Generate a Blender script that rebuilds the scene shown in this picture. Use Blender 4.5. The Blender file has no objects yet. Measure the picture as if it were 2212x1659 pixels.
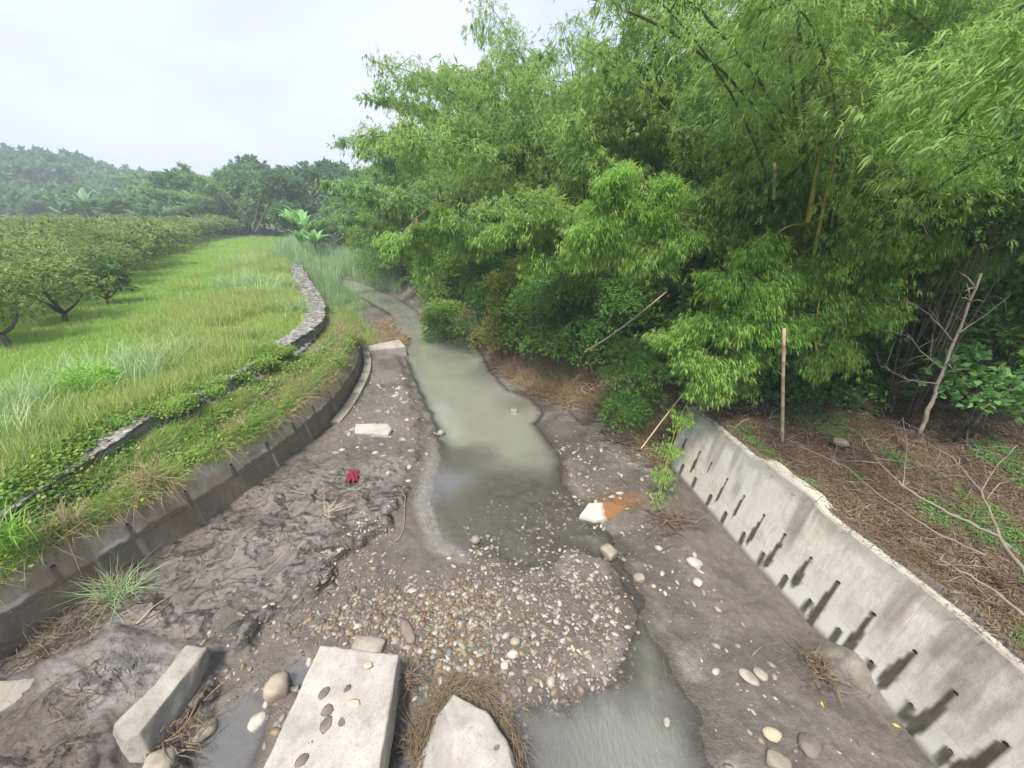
import bpy, math, random
import numpy as np
from mathutils import Vector, Matrix, Euler
C = bpy.context.scene
COL = C.collection
R = math.radians
# ------------------------------------------------------------------ camera
H = 6.5; FPX = 400.0; PITCH = R(23.3)
cam = bpy.data.objects.new('camera', bpy.data.cameras.new('camera')); COL.objects.link(cam)
cam.data.sensor_width = 36; cam.data.lens = 36*FPX/1024; cam.data.clip_start = 0.05; cam.data.clip_end = 3000
cam.location = (0, 0, H); cam.rotation_euler = (R(90)-PITCH, 0, 0); C.camera = cam
# ------------------------------------------------------------------ world, sun, exposure
SUN_EL, SUN_AZ = R(62), R(205)           # behind and to the right of the camera, veiled by cloud
w = bpy.data.worlds.new('World'); C.world = w; w.use_nodes = True
nt = w.node_tree; nt.nodes.clear()
def wn(t, **k):
    n = nt.nodes.new(t)
    for a, b in k.items(): setattr(n, a, b)
    return n
out = wn('ShaderNodeOutputWorld'); bg = wn('ShaderNodeBackground'); bg.inputs[1].default_value = 0.13
sky = wn('ShaderNodeTexSky', sky_type='NISHITA', sun_disc=False)
sky.sun_elevation = SUN_EL; sky.sun_rotation = SUN_AZ; sky.altitude = 50; sky.air_density = 1.3; sky.dust_density = 2.5
tc = wn('ShaderNodeTexCoord'); mp = wn('ShaderNodeMapping'); mp.inputs['Scale'].default_value = (1, 1, 2.6)
nz = wn('ShaderNodeTexNoise'); nz.inputs['Scale'].default_value = 1.6; nz.inputs['Detail'].default_value = 6; nz.inputs['Roughness'].default_value = .5
cr = wn('ShaderNodeMapRange'); cr.inputs[1].default_value = .42; cr.inputs[2].default_value = .66
cc = wn('ShaderNodeMix', data_type='RGBA'); cc.inputs[6].default_value = (2.12, 2.34, 3.4, 1); cc.inputs[7].default_value = (3.15, 3.2, 3.65, 1)
mx = wn('ShaderNodeMix', data_type='RGBA'); mx.inputs[0].default_value = .86
L = nt.links.new
L(tc.outputs['Generated'], mp.inputs[0]); L(mp.outputs[0], nz.inputs['Vector']); L(nz.outputs[0], cr.inputs[0])
L(cr.outputs[0], cc.inputs[0]); L(sky.outputs[0], mx.inputs[6]); L(cc.outputs[2], mx.inputs[7])
L(mx.outputs[2], bg.inputs[0]); L(bg.outputs[0], out.inputs[0])
sun = bpy.data.objects.new('sun', bpy.data.lights.new('sun', 'SUN')); COL.objects.link(sun)
sun.data.energy = 2.4; sun.data.angle = R(10); sun.data.color = (1, .95, .86)
sun.rotation_euler = (R(90)-SUN_EL, 0, R(180)-SUN_AZ)
C.view_settings.view_transform = 'Standard'; C.view_settings.look = 'None'; C.view_settings.gamma = 1
C.view_settings.exposure = 1.38; C.view_settings.use_curve_mapping = False
C.render.engine = 'CYCLES'
cy = C.cycles; cy.max_bounces = 8; cy.diffuse_bounces = 4; cy.glossy_bounces = 3; cy.transmission_bounces = 4
cy.transparent_max_bounces = 8; cy.volume_bounces = 1; cy.caustics_reflective = False; cy.caustics_refractive = False
# ------------------------------------------------------------------ helpers
S = 1024/2212; cp, sp = math.cos(PITCH), math.sin(PITCH)
def ray(px, py):
    u = px*S-512; v = py*S-384
    return u, FPX*cp-v*sp, -(FPX*sp+v*cp)
def P(px, py, z=0.0):                    # point of the place at height z
    a, b, c = ray(px, py); t = (z-H)/c
    return (a*t, b*t, z)
def A(px, py, Y):                        # point of the place at distance Y along the valley
    a, b, c = ray(px, py); t = Y/b
    return Vector((a*t, Y, H+c*t))
rng = np.random.default_rng(7)
random.seed(7)
def hsh(ix, iy, s):
    n = (ix.astype(np.int64)*374761393 + iy.astype(np.int64)*668265263 + s*982451653) & 0xffffffff
    n = ((n ^ (n >> 13))*1274126177) & 0xffffffff
    return ((n ^ (n >> 16)) & 0xffff)/65535.0
def vn(x, y, s=0):
    x = np.asarray(x, float); y = np.asarray(y, float)
    ix = np.floor(x); iy = np.floor(y); fx = x-ix; fy = y-iy
    fx = fx*fx*fx*(fx*(fx*6-15)+10); fy = fy*fy*fy*(fy*(fy*6-15)+10)
    a = hsh(ix, iy, s); b = hsh(ix+1, iy, s); c = hsh(ix, iy+1, s); d = hsh(ix+1, iy+1, s)
    return (a*(1-fx)+b*fx)*(1-fy)+(c*(1-fx)+d*fx)*fy
def fbm(x, y, o=4, s=0, g=.5):
    t = 0; a = 1; n = 0
    for i in range(o):
        t = t + a*vn(x*2**i+i*7.3, y*2**i-i*3.1, s+i); n += a; a *= g
    return t/n
def ss(a, b, x): 
    t = np.clip((x-a)/(b-a), 0, 1); return t*t*(3-2*t)
def smooth(pts, n=8):
    p = [np.array(q[:2], float) for q in pts]; p = [2*p[0]-p[1]]+p+[2*p[-1]-p[-2]]; o = []
    for i in range(1, len(p)-2):
        for k in range(n):
            t = k/n; a, b, c, d = p[i-1:i+3]
            o.append(.5*((2*b)+(c-a)*t+(2*a-5*b+4*c-d)*t*t+(3*b-a-3*c+d)*t**3))
    o.append(p[-2]); return np.array(o)
def side(line, x, y, sgn):               # signed distance to a line, positive on its outer side; and arclength
    best = np.full(x.shape, 1e9); sg = np.zeros(x.shape); al = np.zeros(x.shape); s0 = 0
    for a, b in zip(line, line[1:]):
        d = b-a; Ln = math.hypot(*d)
        if Ln < 1e-6: continue
        t = np.clip(((x-a[0])*d[0]+(y-a[1])*d[1])/Ln**2, 0, 1)
        qx = x-a[0]-t*d[0]; qy = y-a[1]-t*d[1]; ds = np.hypot(qx, qy)
        m = ds < best; cr_ = d[0]*(y-a[1])-d[1]*(x-a[0])
        best = np.where(m, ds, best); sg = np.where(m, np.sign(cr_)*sgn, sg); al = np.where(m, s0+t*Ln, al); s0 += Ln
    return best*sg, al
def poly_sd(poly, x, y):                 # negative inside
    q = np.array([p[:2] for p in poly]); best = np.full(x.shape, 1e9); ins = np.zeros(x.shape, bool)
    for a, b in zip(q, np.roll(q, -1, 0)):
        d = b-a; t = np.clip(((x-a[0])*d[0]+(y-a[1])*d[1])/max(1e-9, d@d), 0, 1)
        best = np.minimum(best, np.hypot(x-a[0]-t*d[0], y-a[1]-t*d[1]))
        with np.errstate(divide='ignore', invalid='ignore'):
            c = ((a[1] > y) != (b[1] > y)) & (x < (b[0]-a[0])*(y-a[1])/(b[1]-a[1])+a[0])
        ins ^= c
    return np.where(ins, -best, best)
def mesh_np(name, V, F, mat=None, smooth_=False):
    me = bpy.data.meshes.new(name); V = np.asarray(V, np.float32); F = np.asarray(F, np.int32); k = F.shape[1]
    me.vertices.add(len(V)); me.vertices.foreach_set('co', V.ravel())
    me.loops.add(F.size); me.loops.foreach_set('vertex_index', F.ravel())
    me.polygons.add(len(F)); me.polygons.foreach_set('loop_start', np.arange(0, F.size, k, dtype=np.int32))
    try: me.polygons.foreach_set('loop_total', np.full(len(F), k, np.int32))
    except Exception: pass
    me.update(calc_edges=True); me.validate()
    if smooth_: me.polygons.foreach_set('use_smooth', np.ones(len(me.polygons), bool))
    if mat: me.materials.append(mat)
    return me
def link(name, me, parent=None, loc=None, rot=None, **pr):
    o = bpy.data.objects.new(name, me); COL.objects.link(o)
    if parent: o.parent = parent
    if loc is not None: o.location = loc
    if rot is not None: o.rotation_euler = rot
    for k, v in pr.items(): o[k] = v
    return o
def thing(name, label, cat, loc=(0, 0, 0), rz=0, group=None, me=None):
    o = bpy.data.objects.new(name, me); COL.objects.link(o); o.location = loc; o.rotation_euler = (0, 0, rz)
    o['label'] = label; o['category'] = cat
    if group: o['group'] = group
    return o
def copy_tree(o, parent=None):
    kids = list(o.children); c = o.copy(); COL.objects.link(c)
    if parent: c.parent = parent
    for k in kids: copy_tree(k, c)
    return c
class MB:                                 # collects geometry
    def __init__(s): s.v = []; s.f = []
    def add(s, v, f):
        n = len(s.v); s.v += [tuple(p) for p in v]; s.f += [tuple(i+n for i in q) for q in f]
    def tube(s, pts, rad, n=6, cap=True):
        pts = [Vector(p) for p in pts]; m = len(pts); rad = rad if hasattr(rad, '__len__') else [rad]*m
        vs = []
        for i, p in enumerate(pts):
            d = (pts[min(i+1, m-1)]-pts[max(i-1, 0)]).normalized()
            a = d.cross(Vector((0, 0, 1))); a = a.normalized() if a.length > .05 else Vector((1, 0, 0)); b = d.cross(a)
            for k in range(n):
                t = 2*math.pi*k/n; vs.append(p+(a*math.cos(t)+b*math.sin(t))*rad[i])
        fs = [(i*n+k, i*n+(k+1) % n, (i+1)*n+(k+1) % n, (i+1)*n+k) for i in range(m-1) for k in range(n)]
        if cap: fs += [tuple(range(n))[::-1], tuple(range((m-1)*n, m*n))]
        s.add(vs, fs)
    def mesh(s, name, mat, sm=True):
        me = bpy.data.meshes.new(name); me.from_pydata(s.v, [], s.f)
        if mat: me.materials.append(mat)
        if sm: me.polygons.foreach_set('use_smooth', np.ones(len(me.polygons), bool))
        return me
def vcol(me, name, arr):
    a = me.color_attributes.new(name, 'FLOAT_COLOR', 'POINT')
    if arr.shape[1] == 3: arr = np.concatenate([arr, np.ones((len(arr), 1))], 1)
    a.data.foreach_set('color', arr.astype(np.float32).ravel())
def fattr(me, name, arr, typ='FLOAT'):
    a = me.attributes.new(name, typ, 'POINT'); arr = np.asarray(arr)
    a.data.foreach_set('vector' if typ == 'FLOAT_VECTOR' else 'value', arr.astype(np.int32 if typ == 'INT' else np.float32).ravel())
# ------------------------------------------------------------------ materials
class M:
    def __init__(s, name):
        s.m = bpy.data.materials.new(name); s.m.use_nodes = True; s.t = s.m.node_tree; s.t.nodes.clear()
        s.out = s.n('ShaderNodeOutputMaterial'); s.p = s.n('ShaderNodeBsdfPrincipled'); s.t.links.new(s.p.outputs[0], s.out.inputs[0])
        s.tc = s.n('ShaderNodeTexCoord')
        s.p.inputs['Specular IOR Level'].default_value = .4
    def n(s, t, **k):
        n = s.t.nodes.new(t)
        for a, b in k.items(): setattr(n, a, b)
        return n
    def l(s, a, b): s.t.links.new(a, b)
    def geo(s): return s.n('ShaderNodeNewGeometry').outputs['Position']
    def noise(s, scale, det=4, rough=.55, vec=None, stretch=None):
        v = vec or s.geo()
        if stretch:
            m = s.n('ShaderNodeMapping'); m.inputs['Scale'].default_value = stretch; s.l(v, m.inputs[0]); v = m.outputs[0]
        n = s.n('ShaderNodeTexNoise'); n.inputs['Scale'].default_value = scale; n.inputs['Detail'].default_value = det
        n.inputs['Roughness'].default_value = rough; s.l(v, n.inputs['Vector']); return n.outputs[0]
    def ramp(s, f, a, b, lo=0, hi=1):
        r = s.n('ShaderNodeMapRange'); r.inputs[1].default_value = a; r.inputs[2].default_value = b
        r.inputs[3].default_value = lo; r.inputs[4].default_value = hi; s.l(f, r.inputs[0]); return r.outputs[0]
    def mix(s, f, a, b, bt='MIX'):
        n = s.n('ShaderNodeMix', data_type='RGBA', blend_type=bt)
        for i, q in ((0, f), (6, a), (7, b)):
            if isinstance(q, (int, float)): n.inputs[i].default_value = q
            elif isinstance(q, tuple): n.inputs[i].default_value = q+(1,) if len(q) == 3 else q
            else: s.l(q, n.inputs[i])
        return n.outputs[2]
    def attr(s, name, typ='GEOMETRY', o=0):
        n = s.n('ShaderNodeAttribute', attribute_type=typ, attribute_name=name); return n.outputs[o]
    def rnd(s): return s.n('ShaderNodeObjectInfo').outputs['Random']
    def math(s, op, a, b=0.0):
        n = s.n('ShaderNodeMath', operation=op)
        for i, q in ((0, a), (1, b)):
            if isinstance(q, (int, float)): n.inputs[i].default_value = q
            else: s.l(q, n.inputs[i])
        return n.outputs[0]
    def col(s, c): 
        if isinstance(c, tuple): s.p.inputs['Base Color'].default_value = c+(1,)
        else: s.l(c, s.p.inputs['Base Color'])
    def rough(s, r):
        if isinstance(r, (int, float)): s.p.inputs['Roughness'].default_value = r
        else: s.l(r, s.p.inputs['Roughness'])
    def bump(s, h, dist=.02, st=.6, nrm=None):
        b = s.n('ShaderNodeBump'); b.inputs['Distance'].default_value = dist; b.inputs['Strength'].default_value = st
        s.l(h, b.inputs['Height']); 
        if nrm: s.l(nrm, b.inputs['Normal'])
        s.l(b.outputs[0], s.p.inputs['Normal']); return b.outputs[0]
def leafmat(name, a, b, trans=.35, tip=None, rough=.5, patch=.35, lift=2.0):
    m = M(name); f = m.noise(patch, 2, .5); r = m.ramp(f, .35, .65)
    a = tuple(min(.6, x*lift) for x in a); b = tuple(min(.6, x*lift) for x in b)
    c = m.mix(r, a, b)
    rn = m.n('ShaderNodeTexWhiteNoise'); m.l(m.geo_island() if False else m.n('ShaderNodeNewGeometry').outputs['Random Per Island'], rn.inputs[0] if False else rn.inputs['Vector'])
    ri = m.n('ShaderNodeNewGeometry').outputs['Random Per Island']
    c = m.mix(m.ramp(ri, 0, 1, .0, .5), c, tuple(min(1, x*1.9) for x in a))
    c = m.mix(m.ramp(m.rnd(), 0, 1, 0, .3), c, tuple(x*.55 for x in b))
    if tip: c = m.mix(m.math('MULTIPLY', m.math('GREATER_THAN', ri, tip[1]), .9), c, tip[0])
    m.col(c); m.rough(rough); m.p.inputs['Specular IOR Level'].default_value = .35
    tr = m.n('ShaderNodeBsdfTranslucent'); m.l(m.mix(.6, c, tuple(min(1, x*1.5) for x in b)), tr.inputs[0])
    mx = m.n('ShaderNodeMixShader'); mx.inputs[0].default_value = trans
    m.l(m.p.outputs[0], mx.inputs[1]); m.l(tr.outputs[0], mx.inputs[2]); m.l(mx.outputs[0], m.out.inputs[0]); return m.m
BAM = leafmat('bamboo_leaf', (.085, .150, .042), (.150, .215, .058), .42, ((.30, .26, .08), .985))
BAMY = leafmat('young_bamboo_leaf', (.135, .245, .055), (.205, .315, .075), .45, ((.46, .38, .08), .96), patch=.9, lift=1.6)
BAMF = leafmat('far_bamboo_leaf', (.075, .140, .045), (.125, .20, .06), .4)
BUSH = leafmat('shrub_leaf', (.055, .125, .03), (.105, .185, .045), .38, patch=.8)
BUSHY = leafmat('bright_shrub_leaf', (.10, .19, .035), (.16, .25, .045), .4, patch=.8, lift=1.7)
VINEY = leafmat('yellowing_vine_leaf', (.14, .19, .035), (.20, .19, .04), .35, patch=1.5, lift=1.4)
BROAD = leafmat('broad_leaf', (.06, .14, .04), (.11, .20, .06), .35, patch=.8)
TREE = leafmat('tree_leaf', (.045, .095, .040), (.085, .15, .05), .3, patch=.12)
MANGO = leafmat('mango_leaf', (.075, .135, .036), (.14, .18, .052), .38, ((.30, .21, .09), .84), patch=.5)
MANGOD = leafmat('dark_mango_leaf', (.035, .075, .02), (.07, .12, .03), .3, patch=.5)
BAN = leafmat('banana_leaf', (.05, .105, .045), (.08, .14, .055), .3)
BANY = leafmat('bright_banana_leaf', (.09, .19, .055), (.13, .23, .07), .35)
GRS = leafmat('grass_blade', (.19, .295, .07), (.29, .355, .095), .4, ((.46, .40, .20), .87), patch=.4, lift=1.35)
GRB = leafmat('blue_green_grass', (.13, .20, .10), (.21, .28, .14), .35, ((.38, .34, .18), .92), patch=.6)
GRG = leafmat('bright_grass_blade', (.14, .27, .045), (.22, .35, .06), .42, patch=.6, lift=1.45)
STRAW = leafmat('dry_straw', (.30, .225, .13), (.40, .31, .20), .25, patch=1.2, lift=1.1)
CREEP = leafmat('creeper_leaf', (.08, .17, .03), (.17, .26, .045), .35, ((.34, .34, .06), .85), patch=1., lift=1.4)
REED = leafmat('reed_leaf', (.12, .19, .09), (.19, .25, .12), .3, patch=.3)
LITT = leafmat('leaf_litter', (.13, .085, .05), (.27, .20, .13), .1, patch=2., lift=1.)
def simple(name, a, b, sc=6, rough=.8, bd=.01, bs=.5, bsc=40, stretch=None):
    m = M(name); m.col(m.mix(m.ramp(m.noise(sc, 5, stretch=stretch), .3, .7), a, b)); m.rough(rough); m.bump(m.noise(bsc, 5), bd, bs); return m.m
BARK = simple('bark', (.06, .045, .032), (.13, .10, .075), 5)
TWIG = simple('pale_dead_twig', (.20, .165, .12), (.32, .275, .215), 5)
TWIGD = simple('brown_debris_twig', (.085, .062, .036), (.24, .18, .105), 9)
CULMD = simple('dark_green_culm', (.045, .08, .028), (.12, .15, .05), 1.2, .45, .003)
CULMY = simple('yellow_culm', (.42, .30, .05), (.26, .25, .06), 1.5, .4, .003)
CULMO = simple('dry_culm', (.40, .30, .19), (.55, .45, .31), 2, .6, .004)
def concrete(name, a, b, dirt, wear=False, pit=.35):
    m = M(name); c = m.mix(m.ramp(m.noise(1.7, 6, .6), .3, .7), a, b)
    c = m.mix(m.ramp(m.noise(7, 6, .7), .52, .75, 0, .6), c, dirt)
    c = m.mix(m.ramp(m.noise(55, 4, .7), .55, .70, 0, pit), c, tuple(x*.42 for x in a))
    c = m.mix(m.ramp(m.noise(2.6, 5, .65), .5, .62, 0, .5), c, tuple(x*.72 for x in a))
    if wear:
        st = m.noise(9, 4, .6, stretch=(1, 1, .06)); c = m.mix(m.ramp(st, .5, .72, 0, .5), c, dirt)
        s = m.n('ShaderNodeSeparateColor'); m.l(m.attr('wear'), s.inputs[0]); c = m.mix(m.ramp(m.noise(22, 3, .6, stretch=(1, 1, .03)), .45, .7, 0, .35), c, tuple(x*.6 for x in a))
        c = m.mix(s.outputs[1], c, (.62, .60, .53)); c = m.mix(s.outputs[0], c, (.052, .044, .024)); c = m.mix(s.outputs[2], c, (.19, .13, .07))
        m.rough(m.ramp(s.outputs[0], 0, 1, .8, .45))
    else: m.rough(.85)
    m.col(c); b1 = m.bump(m.noise(28, 6, .7), .012, .6); m.bump(m.noise(90, 4, .7), .010, .8, b1); return m.m
CONW = concrete('pale_wall_concrete', (.54, .50, .41), (.68, .64, .55), (.38, .32, .22), True)
CONL = concrete('old_wall_concrete', (.42, .37, .28), (.55, .50, .39), (.27, .22, .14), True)
SLAB = concrete('bleached_slab_concrete', (.38, .35, .30), (.52, .49, .435), (.28, .235, .17), pit=.8)
SLABG = concrete('grey_block_concrete', (.29, .265, .215), (.42, .395, .34), (.20, .17, .12), pit=.6)
HOLE = M('dark_hole'); HOLE.col((.012, .011, .009)); HOLE = HOLE.m
RUST = simple('rusty_silt', (.19, .085, .035), (.26, .14, .065), 6, .7)
def stone_mat(name, cols, wet=.55):
    m = M(name); r = m.rnd(); c = cols[0]
    for i, q in enumerate(cols[1:]):
        c = m.mix(m.math('GREATER_THAN', r, (i+1)/len(cols)), c, q)
    c = m.mix(m.ramp(m.noise(3.5, 5), .38, .62, 0, .6), c, (.13, .11, .085)); m.col(c); m.rough(wet); m.bump(m.noise(40, 5), .006, .5); return m.m
PEB = stone_mat('river_pebble', [(.23, .185, .12), (.19, .135, .075), (.27, .23, .165), (.12, .10, .075), (.28, .25, .20), (.18, .13, .08), (.15, .14, .125), (.09, .08, .07)])
PEBW = stone_mat('pale_stone', [(.42, .38, .31), (.36, .31, .23), (.50, .46, .39), (.28, .25, .19)])
GAB = stone_mat('gabion_stone', [(.20, .19, .175), (.30, .29, .27), (.38, .37, .34), (.14, .13, .12)], .8)
# ground materials take their own colour from the terrain and add grain
def ground(name, bsc, bd, micro=.35, ledge=False):
    m = M(name); c = m.attr('alb'); n = m.noise(bsc, 8, .65)
    c = m.mix(m.ramp(n, .3, .7, .0, micro), c, (.05, .042, .034)); c = m.mix(m.ramp(m.noise(bsc*4.3, 4, .7), .55, .72, 0, micro*.7), c, m.mix(1.0, m.attr('alb'), (1.6, 1.6, 1.6), 'MULTIPLY'))
    if ledge:
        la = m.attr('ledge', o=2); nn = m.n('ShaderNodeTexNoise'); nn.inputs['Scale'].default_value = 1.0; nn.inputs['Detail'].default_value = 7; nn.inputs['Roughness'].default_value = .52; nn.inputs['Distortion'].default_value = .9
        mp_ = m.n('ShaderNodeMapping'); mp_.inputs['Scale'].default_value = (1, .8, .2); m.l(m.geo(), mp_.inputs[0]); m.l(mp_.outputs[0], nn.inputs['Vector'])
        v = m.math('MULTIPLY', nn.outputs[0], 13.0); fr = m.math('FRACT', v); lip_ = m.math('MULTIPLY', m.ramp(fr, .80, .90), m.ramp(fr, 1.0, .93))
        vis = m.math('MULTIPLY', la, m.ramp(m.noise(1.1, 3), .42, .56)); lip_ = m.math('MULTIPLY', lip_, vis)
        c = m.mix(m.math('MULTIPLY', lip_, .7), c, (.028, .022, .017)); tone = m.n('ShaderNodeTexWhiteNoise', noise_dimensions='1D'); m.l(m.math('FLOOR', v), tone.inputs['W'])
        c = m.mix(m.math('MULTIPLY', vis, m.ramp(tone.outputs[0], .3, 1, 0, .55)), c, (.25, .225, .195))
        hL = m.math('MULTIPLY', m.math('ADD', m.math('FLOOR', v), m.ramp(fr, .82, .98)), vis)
    m.col(c); w_ = m.attr('wet', o=2); m.rough(m.ramp(w_, 0, 1, .9, .28)); m.p.inputs['Specular IOR Level'].default_value = .5
    b = m.bump(n, bd, .7)
    if ledge: b = m.bump(hL, .035, .9, b)
    m.bump(m.noise(bsc*5, 5, .6), bd*.35, .6, b); return m.m
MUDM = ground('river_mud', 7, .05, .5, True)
FIELDM = ground('field_soil', 5, .08, .5)
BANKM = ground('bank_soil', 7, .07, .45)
HILLM = ground('hill_soil', 1.2, .4, .4)
wm = M('muddy_water'); dn = wm.attr('depth', o=2)
wcol = wm.mix(wm.ramp(dn, .02, .30), (.24, .23, .195), (.30, .298, .245)); wcol = wm.mix(wm.ramp(wm.noise(.6, 3), .35, .7, 0, .4), wcol, (.23, .225, .17)); wm.col(wcol)
wm.rough(.03); wm.p.inputs['Coat Weight'].default_value = .9; wm.p.inputs['Coat Roughness'].default_value = .02; wm.p.inputs['Coat IOR'].default_value = 2.6; wm.l(b1_ if False else wm.tc.outputs[0], wm.p.inputs['Coat Tangent']) if False else None; wm.p.inputs['Specular IOR Level'].default_value = .75; wm.p.inputs['IOR'].default_value = 1.55
rp = wm.noise(3.2, 3, .5, stretch=(1, .6, 1)); flow = wm.attr('flow', o=2)
b1 = wm.bump(rp, .02, .07)
fl = wm.n('ShaderNodeBump'); wm.l(wm.noise(14, 4, .6, stretch=(1.5, .5, 1)), fl.inputs['Height']); fl.inputs['Distance'].default_value = .03; wm.l(wm.math('MULTIPLY', flow, .8), fl.inputs['Strength']); wm.l(b1, fl.inputs['Normal']); wm.l(fl.outputs[0], wm.p.inputs['Normal']); wm.l(fl.outputs[0], wm.p.inputs['Coat Normal'])
gl = wm.n('ShaderNodeBsdfGlass') ; trn = wm.n('ShaderNodeBsdfTransparent'); fz = wm.n('ShaderNodeFresnel'); fz.inputs[0].default_value = 1.75; glo = wm.n('ShaderNodeBsdfGlossy'); glo.inputs['Roughness'].default_value = .04
wm.t.nodes.remove(gl); wm.l(fl.outputs[0], glo.inputs['Normal']); wm.l(fl.outputs[0], fz.inputs['Normal'])
thin = wm.n('ShaderNodeMixShader'); wm.l(fz.outputs[0], thin.inputs[0]); wm.l(trn.outputs[0], thin.inputs[1]); wm.l(glo.outputs[0], thin.inputs[2])
msh = wm.n('ShaderNodeMixShader'); wm.l(wm.attr('opac', o=2), msh.inputs[0]); wm.l(thin.outputs[0], msh.inputs[1]); wm.l(wm.p.outputs[0], msh.inputs[2]); wm.l(msh.outputs[0], wm.out.inputs[0])
WATER = wm.m
# ------------------------------------------------------------------ the lie of the land
LW = smooth([(-7.95, 1.2), (-7.95, 2.6), (-7.85, 3.9), (-7.5, 5.04), (-7.08, 6.1), (-6.57, 7.49), (-6.14, 9.18), (-5.92, 11.2), (-5.95, 13.3), (-6.43, 16.1), (-7.64, 19.3)])
LX = smooth([(-7.64, 19.3), (-9.3, 22.5), (-12.3, 27.5), (-15.8, 34), (-20, 43), (-25, 55), (-31, 70), (-42, 90), (-70, 118)], 4)
LL = np.concatenate([[[-9, -80], [-8.2, -3]], LW[:-1], LX])
RW = smooth([(5.45, 1.0), (5.27, 2.66), (5.22, 3.48), (5.0, 4.6), (4.69, 6.22), (4.48, 8.0), (4.27, 9.3)])
RX = smooth([(4.27, 9.3), (4.0, 10.9), (3.4, 12.3), (2.3, 13.3), (1.1, 14.3), (.1, 16.3), (-.7, 19), (-1.6, 21.6), (-4.6, 24.3), (-6.5, 28), (-9, 32.5), (-11.5, 39), (-14.5, 48), (-18, 60), (-23, 76), (-32, 96), (-56, 124)], 4)
RL = np.concatenate([[[7, -80], [5.6, -3]], RW[:-1], RX])
WP = [(740, 600), (790, 612), (850, 640), (900, 662), (915, 695), (960, 708), (1020, 722), (1045, 765), (1062, 800), (1100, 842), (1150, 860), (1178, 893), (1160, 915), (1185, 950), (1215, 985), (1225, 1040), (1262, 1090), (1292, 1120), (1325, 1165), (1355, 1200), (1395, 1290), (1435, 1390), (1490, 1480), (1545, 1600), (1590, 1760), (1600, 2300), (1150, 2300), (1108, 1760), (1108, 1620), (1100, 1545), (1150, 1515), (1250, 1490), (1330, 1440), (1352, 1380), (1345, 1300), (1322, 1240), (1290, 1205), (1235, 1185), (1190, 1235), (1110, 1235), (1050, 1190), (1000, 1200), (950, 1175), (935, 1130), (918, 1090), (930, 1040), (945, 985), (938, 925), (908, 855), (882, 795), (872, 765), (882, 732), (850, 715), (842, 680), (808, 660), (772, 640), (730, 625)]
WPw = [P(a, b, 0) for a, b in WP]
PUD = [[(380, 1760), (420, 1620), (465, 1530), (540, 1490), (600, 1520), (575, 1590), (540, 1690), (480, 1800)], [(598, 1455), (640, 1418), (690, 1425), (660, 1500), (600, 1492)], [(812, 1590), (850, 1570), (880, 1620), (900, 1640), (905, 1800), (790, 1800)]]
PUDw = [[P(a, b, 0) for a, b in q] for q in PUD]
LM = [P(a, b, .2) for a, b in [(700, 930), (760, 865), (790, 770), (868, 762), (884, 835), (905, 900), (905, 960), (880, 1010), (862, 1060), (840, 1130), (770, 1175), (722, 1215), (690, 1262), (640, 1300), (580, 1330), (520, 1380), (470, 1420), (440, 1500), (400, 1560), (360, 1640), (300, 1900), (-700, 1900), (-700, 1500), (0, 1420)]]
BEAML = [P(a, b, .45) for a, b in [(430, 1390), (270, 1575), (200, 1800), (-600, 1800), (-600, 1500), (0, 1470), (250, 1360)]]
def terr(x, y, sc, s, flat=.84):
    jg = .022*(fbm(x*9, y*9, 3, s+3)-.5)
    wx = x+.9*(fbm(x*.9, y*.9, 3, s+11)-.5)*2; wy = y+.9*(fbm(x*.9, y*.9, 3, s+23)-.5)*2
    n = fbm(wx*sc, wy*sc*.8, 4, s, .55)*9+jg*9; k = np.floor(n); fr = n-k
    return k-4.5+ss(flat, 1, fr), ss(flat-.05, flat+.1, fr)*(1-ss(.93, 1, fr))
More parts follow.
